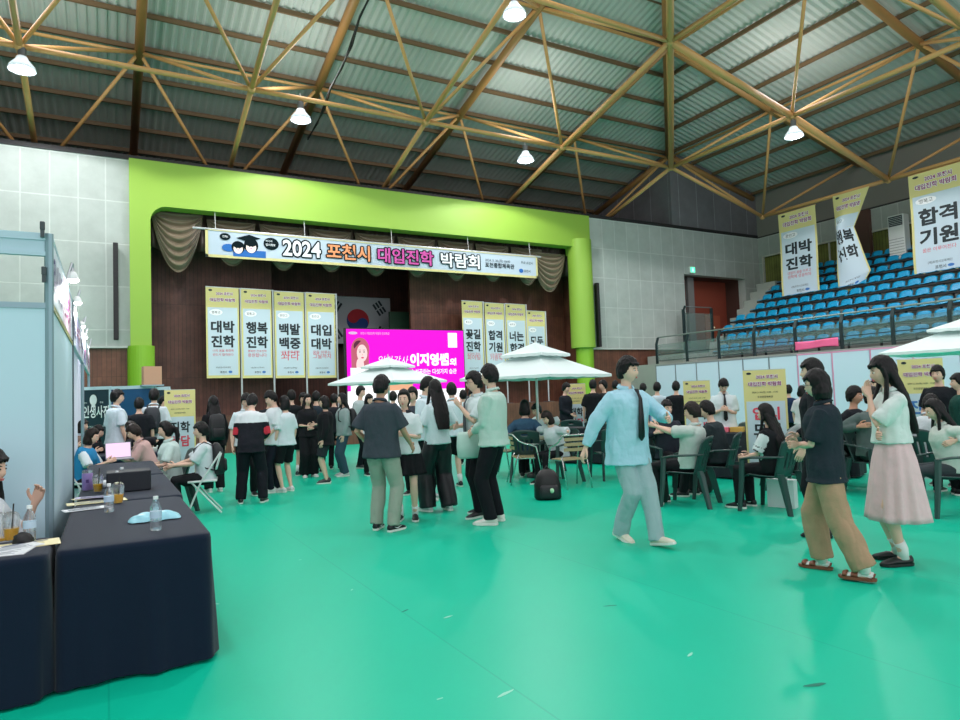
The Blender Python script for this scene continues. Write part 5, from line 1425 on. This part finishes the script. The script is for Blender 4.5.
            if sock:
                c = MB(); c.tube([an-V((0, 0, .03*k)), an+V((0, 0, .06*k)), an.lerp(s.kn[sd], .28)], [.044*k, .042*k, .047*k], 12); c.build('sock', M('sock_%d' % sock[0], sock, .8), s.root, smooth=True)
                if kind == 'sandal':
                    c = MB(); c.loft([R_(-.06, .03, .02, .075), R_(.02, .034, .02, .085), R_(.1, .040, .02, .058), R_(.15, .036, .02, .045), R_(.175, .02, .022, .036)]); c.build('sock_toe', M('sock_%d' % sock[0], sock, .8), s.root, smooth=True)
    def glasses(s):
        k = s.k; fr = Matrix.Translation(s.hc) @ s.Rh.to_4x4() @ Matrix.Scale(k, 4); q = MB(); e = MB()
        for sd in (1, -1):
            e.tube([(.099, .031*sd+.021*cos(a), .004+.018*sin(a)) for a in [2*pi*i/14 for i in range(15)]], .0018, 5)
            e.tube([(.097, .052*sd, .008), (.0, .078*sd, .004)], .0018, 5)
        e.tube([(.1, .01, .006), (.1, -.01, .006)], .0018, 5)
        q.merge(e, fr); q.build('glasses', BLK, s.root)
    def backpack(s, rgb, label, back=True):
        k = s.k; t = thing('backpack', label, 'backpack', s.p, s.yaw); mt = M('pack_%d_%d_%d' % tuple(rgb), rgb, .6)
        mb = MB(); rs = [ring3(s.T((-.20+(.02 if z > 1.35 else 0), 0, z)), s.dirT((1, 0, 0)), s.dirT((0, 1, 0)), d*k, w*k, 20, 3.5) for z, d, w in ((.96, .05, .11), (.98, .075, .135), (1.15, .085, .145), (1.32, .075, .135), (1.41, .055, .11), (1.44, .02, .06))]
        mb.loft(rs); mb.build('pack_body', mt, t, smooth=True)
        mb = MB(); mb.loft([ring3(s.T((-.285, 0, z)), s.dirT((1, 0, 0)), s.dirT((0, 1, 0)), d*k, w*k, 16, 3.5) for z, d, w in ((1.0, .02, .09), (1.02, .03, .1), (1.16, .03, .1), (1.18, .015, .09))]); mb.build('front_pocket', mt, t, smooth=True)
        for sd in (1, -1):
            MB().tube([s.T((-.14, .09*sd, 1.40)), s.T((-.02, .10*sd, 1.475)), s.T((.13, .11*sd, 1.38)), s.T((.135, .13*sd, 1.2)), s.T((-.02, .185*sd, 1.08)), s.T((-.14, .13*sd, 1.03))], .016*k, 6, flat=.5).build('shoulder_strap', mt, t, smooth=True)
        return t
def person(u, label, rel, feet=None, top_v=None, zc=None, H=None, **kw):
    """stand a figure on the floor where the photo shows it (feet row or camera depth)"""
    if feet: p = floor_at(u, feet); zc = (V((p.x, p.y, 0))).dot(f_)
    else: p = spot(u, zc)
    if H is None: H = min(1.88, max(1.50, height_at(u, top_v, p)))
    yaw = atan2(-p.y, -p.x)+R(rel)
    vox = .0095 if zc < 7 else .012 if zc < 9.5 else .016 if zc < 13 else .021
    kw.setdefault('vox', vox)
    kw.setdefault('seed', int(u) % 97)
    return Person(p, yaw, H, label, **kw)
W_SH = dict(rgb=(214, 228, 232)); BLKC = (22, 24, 28)
T_ = lambda rgb, **k: dict(rgb=rgb, **k)
# ---- foreground and middle group --------------------------------------
A_ = person(632, 'young man walking in an oversized light blue shirt, black necktie and pale jeans', 42, feet=541, top_v=357, hy=22, hp=2,
    pel=.91, lean=2, LH=(.34, .20, 1.16), LE=(-.3, .9, -.5), RH=(-.14, -.40, .90), RE=(-.3, -.5, 0), LF=(.30, .03, .0, 6, -10), RF=(-.10, -.05, .02, 0, 14),
    top=T_((168, 212, 228), kind='shirt', sleeve='long', hem=.75, ext=.05, wr=.010, tie=(16, 18, 24), buttons=True), bottom=T_((158, 184, 188), wide=.014, hem=-.045, wr=.009), shoes=((224, 220, 200), True, 'loafer'), fit=1.03)
B_ = person(384, 'man seen from behind in a dark grey short sleeved shirt and khaki trousers', 150, feet=531, top_v=377, hy=-12, hp=4,
    RH=(.26, -.24, .96), LH=(.12, .22, .98), LF=(.05, .12, 0, 12, 0), RF=(.0, -.12, 0, -15, 0), skin=SKIN2,
    top=T_((60, 68, 76), kind='shirt', hem=.83, ext=.04, wr=.008), bottom=T_((150, 160, 146), wide=.015, wr=.008), shoes=((24, 26, 30), True, 'sneaker', None, (230, 230, 230)), fit=1.03)
person(408, 'girl facing the camera in a white school shirt and black skirt with white socks', -8, feet=520, top_v=391, sex='f', hair='pony', LH=(.22, .05, 1.16), RH=(.22, -.06, 1.20), hy=-6,
    top=T_((214, 226, 228), kind='shirt', hem=.9, ext=.03, loose=2, collar=(30, 34, 44)), bottom=T_(BLKC, kind='skirt', hem=.62, flare=.06), shoes=((30, 32, 36), True, 'sneaker', (232, 236, 236)))
person(425, 'tall boy in a white shirt facing right behind the girl with the black skirt', 70, zc=9.8, top_v=378, hp=14, LH=(.16, .12, 1.0), RH=(.2, -.1, 1.02), top=T_((206, 224, 232), kind='shirt', hem=.86, ext=.03), bottom=T_(BLKC), shoes=((200, 205, 205), True))
person(440, 'girl with long black hair in a white shirt and wide black trousers, back turned', -148, feet=511, top_v=381, sex='f', hair='long', LH=(.22, .2, 1.0), RH=(.18, -.18, 1.05), hp=4,
    LF=(.08, .14, 0, 15, 0), RF=(-.05, -.12, 0, -14, 0), top=T_((204, 222, 226), kind='shirt', hem=.9, ext=.03, loose=1), bottom=T_((16, 18, 24), wide=.055, hem=-.03), shoes=((210, 214, 214), True))
person(455, 'boy in a white shirt and black shorts standing behind the long haired girl', -160, feet=487, top_v=384, top=T_((206, 222, 228), kind='shirt', hem=.86, ext=.03), bottom=T_(BLKC, kind='shorts'), shoes=((24, 26, 30), True, 'sneaker', (232, 236, 236)))
P = person(481, 'boy in glasses and a white shirt over a grey tee holding a pale bag', -62, feet=515, top_v=373, hy=-10, hp=4, RH=(.22, -.10, 1.10), LH=(.24, .02, 1.34), LE=(-.1, .5, -.9), RF=(-.08, -.1, 0, -10, 0), LF=(.1, .14, 0, 10, 0),
    top=T_((208, 224, 226), kind='shirt', hem=.86, ext=.035, tie=(80, 84, 92)), bottom=T_((18, 20, 26)), shoes=((30, 30, 34), True)); P.glasses()
person(497, 'man with hands together in a pale green striped shirt and black trousers', -112, feet=523, top_v=366, hy=-14, hp=5, RH=(.22, -.13, 1.04), LH=(.24, .02, 1.02), LF=(.02, .13, 0, 12, 0), RF=(.03, -.12, 0, -6, 0),
    top=T_((184, 208, 198), kind='shirt', sleeve='long', hem=.86, ext=.036, wr=.008), bottom=T_((18, 20, 26), wide=.012), shoes=((226, 226, 218), True), fit=1.03)
C_ = person(833, 'woman with a black bob in a dark blazer and wide beige trousers, arms folded', -98, feet=575, top_v=371, sex='f', hair='bob', hy=-6, hp=6, RH=(.20, .06, 1.12), LH=(.22, -.05, 1.10), RE=(-.2, -.6, -.8), LE=(-.35, 1.0, -.7),
    LF=(-.26, .12, 0, -4, 0), RF=(.10, -.16, 0, -6, 0), top=T_((34, 46, 54), kind='blazer', sleeve='short', hem=.80, ext=.032, wr=.007), bottom=T_((176, 144, 116), wide=.035, hem=.02, wr=.01), shoes=((128, 72, 50), False, 'sandal', (224, 226, 222)), fit=1.03); C_.glasses()
person(815, 'young man in black standing behind the woman in the dark blazer', -96, zc=6.6, top_v=361, hy=0, RH=(.2, -.05, 1.0), LH=(.1, .3, .9), top=T_((24, 28, 34), kind='tee', sleeve='long', hem=.86, ext=.035), bottom=T_((26, 28, 34)), shoes=((20, 22, 26), False))
D_ = person(901, 'young woman in a white blouse and pale pink pleated midi skirt, hand at her chin', -66, feet=563, top_v=357, sex='f', hair='longbangs', hy=-8, hp=10, RH=(.16, .12, 1.10), RE=(-.3, -.6, -.8), LH=(.17, .015, 1.41), LE=(.1, .35, -1),
    LF=(.02, .09, 0, 10, 0), RF=(-.02, -.10, 0, -14, 0), top=T_((214, 226, 222), kind='blouse', sleeve='short', hem=1.02, ext=.022, puff=.012, wr=.008), bottom=T_((226, 194, 196), kind='skirt', hem=.37, flare=.055, pleats=11), shoes=((22, 22, 24), False, 'loafer', (226, 230, 228)), fit=.95)
# ---- left standing groups ----------------------------------------------
P = person(215, 'girl in black with very long hair seen from behind, beside the white folding chair', -165, feet=492, top_v=397, sex='f', hair='long', top=T_((20, 22, 26), kind='hoodie', sleeve='long', hem=.84, ext=.035), bottom=T_((18, 20, 24), wide=.02), shoes=((214, 216, 214), True)); P.backpack((24, 26, 30), 'black backpack on the long haired girl in black')
person(252, 'student bending forward in a white and black jacket with red cuffs', 172, feet=503, top_v=404, H=1.66, lean=16, hp=24, LF=(.0, .17, 0, 10, 0), RF=(0, -.17, 0, -10, 0), LH=(.3, .12, 1.0), RH=(.3, -.12, 1.0),
    top=T_((26, 28, 36), kind='jacket', sleeve='long', hem=.80, ext=.04, yoke=((220, 226, 230), 1.27), sleeve_rgb=(200, 40, 60)), bottom=T_((22, 24, 32), wide=.02), shoes=((30, 30, 30), True))
person(276, 'boy in a loose white t-shirt facing left with his hands low', -72, feet=492, top_v=391, hp=22, LF=(.12, .10, 0, 0, 0), RF=(-.08, -.1, 0, 0, 0), RH=(.18, -.12, .96), LH=(.2, .1, .94), top=T_((216, 226, 230), kind='tee', hem=.82, ext=.045), bottom=T_((22, 26, 38)), shoes=((220, 222, 220), True))
person(246, 'boy in a white shirt facing the camera behind the bending student', 4, zc=10.9, top_v=394, hp=18, top=T_((212, 226, 232), kind='shirt', ext=.03), bottom=T_(BLKC), shoes=((30, 30, 32), True))
person(285, 'girl with shoulder length hair in a white tee and black shorts, back turned', -140, zc=11.2, top_v=397, sex='f', hair='bobback', top=T_((210, 222, 228), kind='tee', ext=.03), bottom=T_(BLKC, kind='shorts'), shoes=((220, 220, 220), True))
person(293, 'boy in a black t-shirt and black shorts with white socks, back turned', 170, feet=476, top_v=391, top=T_((24, 28, 32), kind='tee', ext=.03), bottom=T_((22, 24, 30), kind='shorts'), shoes=((26, 28, 32), True, 'sneaker', (225, 228, 228)))
person(309, 'girl with long hair in a black top and wide black trousers holding a drink', 18, feet=477, top_v=395, sex='f', hair='long', LH=(.26, .06, 1.12), RH=(.24, -.1, 1.1), top=T_((26, 28, 32), kind='tee', sleeve='half', ext=.03), bottom=T_((22, 24, 28), wide=.05), shoes=((214, 216, 214), True))
person(327, 'girl in a black cardigan and dark shorts with bare legs facing left', -95, feet=483, top_v=397, sex='f', hair='bob', RH=(.25, .02, 1.12), top=T_((22, 24, 28), kind='jacket', sleeve='long', hem=.76, ext=.045), bottom=T_((40, 46, 52), kind='shorts'), shoes=((40, 40, 44), True))
P = person(345, 'girl in a grey hoodie and blue jeans with long hair facing left', -80, feet=476, top_v=394, sex='f', hair='long', top=T_((142, 158, 158), kind='hoodie', sleeve='long', ext=.04), bottom=T_((58, 82, 98), wide=.02), shoes=((214, 216, 214), True)); P.backpack((20, 22, 26), 'black backpack on the girl in the grey hoodie')
person(362, 'boy in a pale grey hoodie and black trousers before the glowing screen', 60, feet=468, top_v=387, top=T_((172, 188, 188), kind='hoodie', sleeve='long', ext=.04), bottom=T_((22, 26, 34)), shoes=((60, 62, 66), True))
person(303, 'student in dark clothes standing behind the girl holding a drink', 10, zc=14.2, top_v=398, H=1.66, top=T_((36, 42, 54), ext=.03), bottom=T_(BLKC))
person(316, 'student in a navy top standing behind the two girls in black', 160, zc=14, top_v=397, H=1.68, top=T_((44, 56, 66), ext=.03), bottom=T_(BLKC))
# ---- behind the middle group ---------------------------------------------
person(368.5, 'person in a white top whose face shows left of the man in dark grey', 30, zc=13.2, H=1.58, top=T_((196, 208, 214), ext=.03), bottom=T_(BLKC), hair='bob', sex='f')
person(413, 'student looking over the girl with the black skirt', -20, zc=10.4, H=1.64, top=T_((60, 66, 76), ext=.03), bottom=T_(BLKC), hair='short')
person(463, 'student in black behind the boy in shorts, before the stage', 170, zc=14.5, H=1.60, top=T_((34, 38, 46), ext=.03), bottom=T_(BLKC))
person(472, 'student in dark clothes just left of the boy in glasses, far behind', 10, zc=13.5, H=1.60, top=T_((50, 54, 62), ext=.03), bottom=T_(BLKC))
person(334, 'student in black standing far behind between the two long haired girls', 170, zc=14.6, H=1.62, top=T_((34, 38, 44), ext=.03), bottom=T_(BLKC))
person(269, 'student in black far behind the boy in the white t-shirt', 20, zc=14.4, H=1.64, top=T_((34, 38, 44), ext=.03), bottom=T_(BLKC))
person(393, 'student in white far behind, beside the parasol pole', 170, zc=14.0, H=1.62, top=T_((190, 204, 210), ext=.03), bottom=T_(BLKC))
# ---- right background -----------------------------------------------------
person(565, 'person in dark navy standing beside the roll banner under the parasol', 60, zc=15.8, H=1.70, hp=10, RH=(.2, -.1, 1.0), top=T_((26, 32, 40), sleeve='long', ext=.03), bottom=T_(BLKC))
person(593, 'man in a black t-shirt, back turned, beside the lime green column foot', 175, zc=15.5, H=1.74, top=T_((22, 26, 30), ext=.03), bottom=T_((26, 30, 34)))
person(604, 'man in a black shirt facing left beside the man in the black t-shirt', -60, zc=15.8, H=1.73, top=T_((26, 30, 34), ext=.03), bottom=T_((26, 30, 34)))
person(615.5, 'person with black hair glimpsed left of the walking man', 170, zc=17, H=1.72, top=T_((60, 70, 80), ext=.03), bottom=T_(BLKC))
person(657, 'person in a white shirt, back turned, at the partition right of the walker', 172, zc=14.5, H=1.62, top=T_((196, 214, 224), ext=.035), bottom=T_((90, 110, 130)))
person(676, 'man in black, back turned, at the partition behind the reclining seated man', 176, zc=14, H=1.62, top=T_((22, 26, 32), sleeve='long', ext=.045), bottom=T_((26, 30, 34)))
person(643, 'person with black hair glimpsed just behind the walking man', 170, zc=16, H=1.62, top=T_((60, 66, 76), ext=.03), bottom=T_(BLKC))
person(723, 'young man in a white shirt and black tie looking down at his phone', 6, zc=11.2, top_v=378, hp=34, LH=(.24, .03, 1.18), RH=(.24, -.08, 1.18), top=T_((214, 226, 230), kind='shirt', ext=.035, tie=(24, 26, 30)), bottom=T_(BLKC))
person(788, 'person in navy, back turned, right of the pink lettered roll banner', 172, zc=13.5, H=1.46, top=T_((34, 52, 84), ext=.03), bottom=T_(BLKC))
person(801, 'girl with dark hair and a white top beyond the man in black', 160, zc=13, H=1.44, sex='f', hair='bob', top=T_((206, 206, 210), ext=.03), bottom=T_(BLKC))
person(877, 'man in a white shirt standing far behind the seated man in black', -50, zc=12.5, H=1.52, top=T_((202, 214, 218), ext=.035), bottom=T_(BLKC))
person(938.5, 'man in a black polo shirt standing beside the tilted roll banner', -20, zc=9.4, top_v=367, top=T_((24, 28, 34), kind='tee', ext=.03), bottom=T_(BLKC))
person(960, 'person in a dark green top at the right edge of the picture', -80, zc=8.6, top_v=375, top=T_((24, 70, 62), kind='tee', ext=.035), bottom=T_(BLKC))
# ---- left booth area: standing ---------------------------------------------
person(116, 'boy in a white short sleeved shirt standing with his back turned before the photo sign', 118, zc=11.8, top_v=391, hy=-30, top=T_((204, 218, 228), kind='shirt', hem=.84, ext=.035), bottom=T_(BLKC), shoes=((30, 30, 34), True))
person(139, 'boy in black with his back turned before the blue backdrop', 175, zc=12.2, H=1.65, top=T_((24, 28, 34), kind='tee', ext=.045, hem=.8), bottom=T_(BLKC))
P = person(154, 'boy in a white shirt wearing a dark backpack before the blue backdrop', 170, zc=12.6, top_v=390, top=T_((206, 218, 224), kind='shirt', ext=.03), bottom=T_(BLKC)); P.backpack((34, 42, 50), 'dark grey backpack on the boy before the blue backdrop')
person(163, 'boy in a white shirt half hidden behind the dark backpack', 40, zc=13.2, H=1.68, top=T_((212, 222, 226), kind='shirt', ext=.03), bottom=T_(BLKC))
# ---- seated ------------------------------------------------------------------
SIT = dict(pel=.52, LF=(.42, .12, 0, 4, 0), RF=(.40, -.12, 0, -4, 0))
def seated(u, label, rel, zc, seat=None, lab2='', sgroup='dark green garden chairs', H=1.70, **kw):
    k = dict(SIT); k.update(kw)
    P = person(u, label, rel, zc=zc, H=H, **k)
    if seat is not None:
        q = V((P.p.x, P.p.y, 0))-V((cos(P.yaw), sin(P.yaw), 0))*(-.04)
        chair(seat, q, P.yaw, lab2, sgroup)
    return P
P = seated(686, 'man in a pale shirt leaning back in a garden chair with a phone held up', -106, 8.6, GC, 'dark green garden chair under the man in the pale shirt', lean=-10, hp=8, LH=(.42, .06, 1.04), RH=(.42, -.08, 1.02), top=T_((190, 202, 196), kind='shirt', hem=.9, ext=.04, sleeve='short'), bottom=T_((26, 28, 32)), shoes=((30, 30, 32), True), haircol=HAIRB)
p = P.root.matrix_local @ V((0, 0, 0))
t = thing('phone', 'dark phone held up by the man in the pale shirt', 'phone', P.p, P.yaw); k_ = P.k; hh = P.wr[1].lerp(P.wr[-1], .5)+V((.09, 0, .08))
MB().rbox(hh, (.01, .075, .15), .004).build('phone_body', BLK, t)
MB().box(hh.x-.0062, hh.y-.034, hh.z-.07, hh.x-.0055, hh.y+.034, hh.z+.07).build('phone_display', M('phone_glow', (30, 40, 60), .3, emit=(90, 130, 180), es=.5), t)
seated(716, 'young man in a black jacket leaning forward in a garden chair', -100, 9.1, GC, 'dark green garden chair under the young man in the black jacket', lean=10, hp=12, LH=(.40, .06, .68), RH=(.40, -.08, .66), top=T_((42, 52, 56), kind='jacket', sleeve='long', hem=.9, ext=.045), bottom=T_((30, 34, 38)), shoes=((28, 30, 34), True), LF=(.50, .12, 0, 4, 0))
seated(769, 'girl with long black hair in a black vest over white sleeves, seated', -116, 8.0, GC, 'dark green garden chair under the girl in the black vest', sex='f', hair='long', lean=3, hp=8, H=1.64, LH=(.34, .10, .66), RH=(.36, -.10, .68), top=T_((28, 30, 34), kind='vest', sleeve='short', hem=.9, ext=.04, sleeve_rgb=(218, 226, 228)), bottom=T_((26, 28, 32)), shoes=((24, 26, 30), True, 'sneaker', (226, 230, 230)))
seated(949, 'girl in a white shirt with long dark hair seated at the right edge', -70, 7.4, GC, 'dark green garden chair under the girl at the right edge', sex='f', hair='long', lean=12, hp=16, H=1.66, top=T_((198, 208, 200), kind='shirt', sleeve='long', hem=.9, ext=.04), bottom=T_((58, 66, 70)), shoes=((220, 222, 220), True))
seated(921, 'student in a white shirt seated behind the woman in the pink skirt', 150, 8.6, GC, 'dark green garden chair behind the pink pleated skirt', lean=12, hp=20, top=T_((206, 216, 220), kind='shirt', hem=.9, ext=.035), bottom=T_(BLKC))
seated(852, 'man in black seated facing right beyond the woman in the blazer', 70, 9.6, GC, 'dark green garden chair under the man in the black shirt', top=T_((26, 30, 36), kind='tee', hem=.9, ext=.035), bottom=T_(BLKC), skin=SKIN2, H=1.84)
seated(869, 'man in a grey jacket seated just left of the pink skirt', 40, 8.9, GC, 'dark green garden chair under the man in the grey jacket', lean=2, top=T_((86, 100, 98), kind='jacket', sleeve='long', hem=.9, ext=.045), bottom=T_((50, 60, 60)), skin=SKIN2, H=1.82)
seated(524, 'person in a blue denim jacket seated with the back turned under the parasol', 175, 11.6, GC, 'dark green garden chair under the person in denim', hair='bobback', sex='f', top=T_((60, 92, 118), kind='jacket', sleeve='long', hem=.9, ext=.04), bottom=T_(BLKC), H=1.78)
seated(542, 'student in white leaning forward at the table under the parasol', -40, 12.7, GC, 'dark green garden chair under the student in white by the parasol pole', lean=14, hp=14, top=T_((206, 216, 220), ext=.04), bottom=T_(BLKC), hair='short')
seated(557, 'girl with brown hair and a white top bending over the table under the parasol', -50, 11.2, GC, 'dark green garden chair under the girl with brown hair', sex='f', hair='bob', haircol=HAIRB, lean=20, hp=24, top=T_((206, 216, 220), ext=.04), bottom=T_(BLKC), H=1.6)
seated(665, 'person in dark clothes seated beyond the man in the pale shirt', 30, 10.0, GC, 'dark green garden chair beyond the man in the pale shirt', top=T_((40, 46, 56), ext=.04, sleeve='long'), bottom=T_(BLKC), H=1.7)
seated(808, 'person in a pale top seated behind the girl in the black vest', 20, 9.6, GC, 'dark green garden chair left of the woman in the blazer', top=T_((150, 160, 160), ext=.04, sleeve='long'), bottom=T_((30, 34, 38)), H=1.55)
# left booth seated
seated(79, 'person in a bright blue vest over a white shirt seated at the booth table', 68, 9.6, FC, 'white folding chair under the person in the blue vest', 'white folding chairs', hair='bobback', sex='f', haircol=HAIRB, hp=16, lean=14, H=1.60, LH=(.42, .1, .80), RH=(.44, -.1, .80), top=T_((40, 130, 180), kind='vest', hem=.9, ext=.035, sleeve_rgb=(214, 224, 230)), bottom=T_(BLKC))
seated(95, 'girl in black with long hair seated beyond the person in the blue vest', 75, 11.4, FC, 'white folding chair under the girl in black at the booth', 'white folding chairs', hair='longbangs', sex='f', hp=14, H=1.58, top=T_((24, 28, 34), ext=.035), bottom=T_(BLKC))
seated(81, 'person with brown hair seated farthest inside the booth', 60, 12.2, FC, 'white folding chair farthest inside the booth', 'white folding chairs', hair='bob', sex='f', haircol=HAIRB, H=1.7, top=T_((120, 100, 90), ext=.035), bottom=T_(BLKC))
seated(139, 'girl with long brown black hair bending over the booth table, back turned', -130, 11.2, FC, 'white folding chair under the girl with brown black hair', 'white folding chairs', hair='long', haircol=HAIRB, sex='f', lean=12, hp=18, H=1.66, top=T_((30, 32, 38), ext=.035), bottom=T_(BLKC))
seated(152, 'boy in a dusty pink shirt leaning on the booth table beside the laptop', -88, 10.4, FC, 'white folding chair under the boy in the dusty pink shirt', 'white folding chairs', lean=22, hp=20, H=1.66, LH=(.50, .08, .80), RH=(.52, -.1, .80), top=T_((196, 164, 160), kind='shirt', ext=.035), bottom=T_(BLKC), haircol=HAIRB)
seated(172, 'girl with a ponytail in a pale mint shirt seated facing left', -84, 9.6, GC, 'dark green garden chair under the girl with the ponytail', hair='pony', sex='f', lean=6, hp=8, H=1.66, LH=(.36, .1, .70), RH=(.38, -.1, .68), top=T_((196, 218, 214), kind='shirt', ext=.035), bottom=T_((170, 195, 185)))
P = seated(205, 'student with a white shirt and dark backpack on a white folding chair leaning left', -92, 9.4, FC, 'white folding chair beside the girl in black with very long hair', 'white folding chairs', lean=4, hp=2, H=1.62, LH=(.42, .1, .74), RH=(.46, -.08, .72), top=T_((206, 216, 220), ext=.03), bottom=T_(BLKC)); P.backpack((20, 22, 26), 'black backpack of the student on the white folding chair')
p = floor_at(-6, 640)
P = person(-20, 'woman with long black hair and a white top seated at the left edge', 72, zc=4.15, H=1.70, pel=.48, LF=(.42, .12, 0, 4, 0), RF=(.40, -.12, 0, -4, 0), sex='f', hair='longbangs', hy=-14, hp=6, lean=2, LH=(.27, .12, .93), LE=(-.8, .3, -.6), RH=(.22, -.14, .64), top=T_((206, 214, 220), kind='tee', sleeve='half', hem=.9, ext=.025), bottom=T_(BLKC))
chair(FC, V((P.p.x, P.p.y, 0))+V((cos(P.yaw), sin(P.yaw), 0))*.04, P.yaw, 'white folding chair under the woman at the left edge', 'white folding chairs')
# ---- loose chairs -------------------------------------------------------------
def putchair(proto, u, feet, rel, label, group):
    p = floor_at(u, feet); chair(proto, p, relyaw(p, rel), label, group)
putchair(BC, 525, 483, 100, 'aluminium and wood slat chair left of the black backpack', 'aluminium bistro chairs')
putchair(BC, 571, 487, -150, 'aluminium and wood slat chair just left of the walking man', 'aluminium bistro chairs')
putchair(BC, 505, 474, 60, 'aluminium and wood slat chair partly behind the man in the pale green shirt', 'aluminium bistro chairs')
for i, (u, v, r) in enumerate([(545, 462, 175), (575, 458, 170), (612, 478, -160), (603, 462, 150), (735, 474, -60), (789, 488, 100), (823, 480, 160)]):
    putchair(GC, u, v, r, ['empty dark green garden chair left of the roll banner', 'empty dark green garden chair right under the parasol tip', 'empty dark green garden chair behind the walking man', 'empty dark green garden chair beyond the walking man', 'empty dark green garden chair between the two seated young people', 'empty dark green garden chair right of the girl in the black vest', 'empty dark green garden chair behind the woman in the blazer'][i], 'dark green garden chairs')
p = floor_at(546, 478); round_table(p, 'small round aluminium table between the bistro chairs')
# backpack on the floor
p = floor_at(548, 499)
t = thing('backpack', 'black backpack with a pale green charm standing on the floor by the bistro chairs', 'backpack', p, relyaw(p, 10))
mb = MB(); mb.loft([ring3(V((-.02*z, 0, z)), V((1, 0, 0)), V((0, 1, 0)), d, w, 20, 3) for z, d, w in ((.0, .11, .17), (.03, .13, .19), (.2, .13, .185), (.33, .11, .15), (.40, .07, .10), (.42, .03, .05))]); mb.build('pack_body', BLK, t, smooth=True)
mb = MB(); mb.loft([ring3(V((.13, 0, z)), V((1, 0, 0)), V((0, 1, 0)), d, w, 16, 3) for z, d, w in ((.03, .02, .12), (.05, .035, .135), (.18, .035, .13), (.21, .01, .11))]); mb.build('front_pocket', M('pack_grey', (36, 38, 42), .6), t, smooth=True)
MB().tube([(-.03, -.05, .4), (-.03, 0, .46), (-.03, .05, .4)], .01, 6).build('handle', BLK, t)
MB().ell((.18, .03, .14), (.02, .03, .035), 10, 8).build('charm', M('charm_green', (190, 230, 190), .5), t, smooth=True)
p = floor_at(393, 470); o = lump('floor_bag', p, (.28, .18, .12), BLK, 'slumped black bag on the floor before the screen', 'bag', 4)
p = floor_at(655, 503); o = lump('floor_bag', p, (.2, .16, .26), BLK, 'black bag on the floor under the reclining man\'s chair', 'bag', 6)
p = floor_at(700, 492); o = lump('floor_bag', p, (.22, .16, .26), BLK, 'black bag on the floor between the two garden chairs', 'bag', 7)
p = floor_at(783, 507); t = thing('paper_bag', 'white paper carrier bag on the floor beside the girl in the black vest', 'bag', p, .3)
MB().box(-.06, -.16, 0, .06, .16, .34).build('bag_body', PAP, t); MB().tube([(0, -.06, .34), (0, -.05, .42), (0, .05, .42), (0, .06, .34)], .006, 5).build('handle', WHITE, t)
# tote held by boy in glasses
p = floor_at(471, 520); o = None
t = thing('tote_bag', 'pale see-through carrier bag held by the boy in glasses', 'bag', (p.x, p.y, .74), relyaw(p, 20))
mb = MB(); mb.loft([ring3(V((0, 0, z)), V((1, 0, 0)), V((0, 1, 0)), d, w, 18, 2.6) for z, d, w in ((0, .03, .11), (.02, .05, .14), (.15, .055, .15), (.28, .03, .14), (.32, .01, .12))]); mb.build('bag_body', M('bag_mint', (196, 226, 216), .5, alpha=.9), t, smooth=True)
# ---- parasols ------------------------------------------------------------------
p = spot(389, 16.2); parasol(p, .5, 1.02, 1.90, 2.46, 'pale two tier parasol before the magenta screen')
p = spot(537, 12.0); parasol(p, .35, .98, 1.80, 2.38, 'pale two tier parasol under the right stage banners')
p = spot(972, 12.6); parasol(p, .3, 1.25, 2.02, 2.62, 'pale parasol at the right edge before the partition')
# ---- booth tables on the right ----------------------------------------------------
a = spot(636, 12.2); b = spot(742, 10.9)
long_table(a, b, .6, .74, 'long black clothed table behind the seated men', (20, 26, 38))
a = spot(560, 14.4); b = spot(632, 13.6)
long_table(a, b, .6, .74, 'black clothed table beyond the walking man', (21, 27, 38))
def on_table(u, zc, z, mk): p = spot(u, zc); return V((p.x, p.y, z))
for (u, zc, c, w, l) in ((707, 11.35, (240, 230, 130), .22, 'flat yellow and white box on the long black table'), (722, 11.15, (240, 120, 140), .26, 'flat pink box on the long black table'), (735, 11.0, (210, 170, 80), .16, 'ochre box standing on the long black table')):
    p = on_table(u, zc, .742, 0); o = MB().rbox((0, 0, .04), (w, .2, .08), .006).build('carton', M('carton%d' % c[2], c, .6), loc=p, rz=.4); tag(o, l, 'box')
# right hand booth table behind the seated people at x 800-860
a = spot(792, 11.2); b = spot(856, 10.6)
long_table(a, b, .6, .74, 'black clothed table beyond the man in black', (23, 29, 40))
# laptops on tables
# roll banners
xbanner(166, 194, 390, 0, 13.2, [('진학', 2), ('상담', 3)], 'yellow topped roll banner between the blue backdrop and the girl in black', w=.56)
xbanner(568, 583, 384, 0, 16.2, [('대학', 2), ('상담', 3)], 'roll banner half behind the person in navy under the parasol', turn=.3, w=.5)
xbanner(686, 707, 381, 0, 13.0, [('진학', 2), ('안내', 3)], 'roll banner reading jinhak beside the young man with the phone', w=.50)
xbanner(746, 783, 370, 0, 10.8, [('입시', 3), ('모집', 2)], 'large roll banner reading mojip behind the long haired seated girl', w=.64)
xbanner(905, 936, 359, 0, 10.2, [('진학', 6), ('체험', 3)], 'tilted roll banner behind the woman in the pink skirt', turn=.25, w=.60)
w = bpy.data.worlds.new('world'); SC.world = w; w.use_nodes = True
bg = w.node_tree.nodes['Background']; bg.inputs['Color'].default_value = (.97, .95, 1.0, 1); bg.inputs['Strength'].default_value = 1.5
SC.view_settings.view_transform = 'Standard'; SC.view_settings.look = 'None'; SC.view_settings.gamma = 1; SC.view_settings.use_curve_mapping = False
SC.view_settings.exposure = -0.1
bpy.data.scenes.remove(TS)
SC.cycles.use_denoising = True
SC.cycles.max_bounces = 6; SC.cycles.transparent_max_bounces = 12
SC.cycles.sample_clamp_indirect = 4
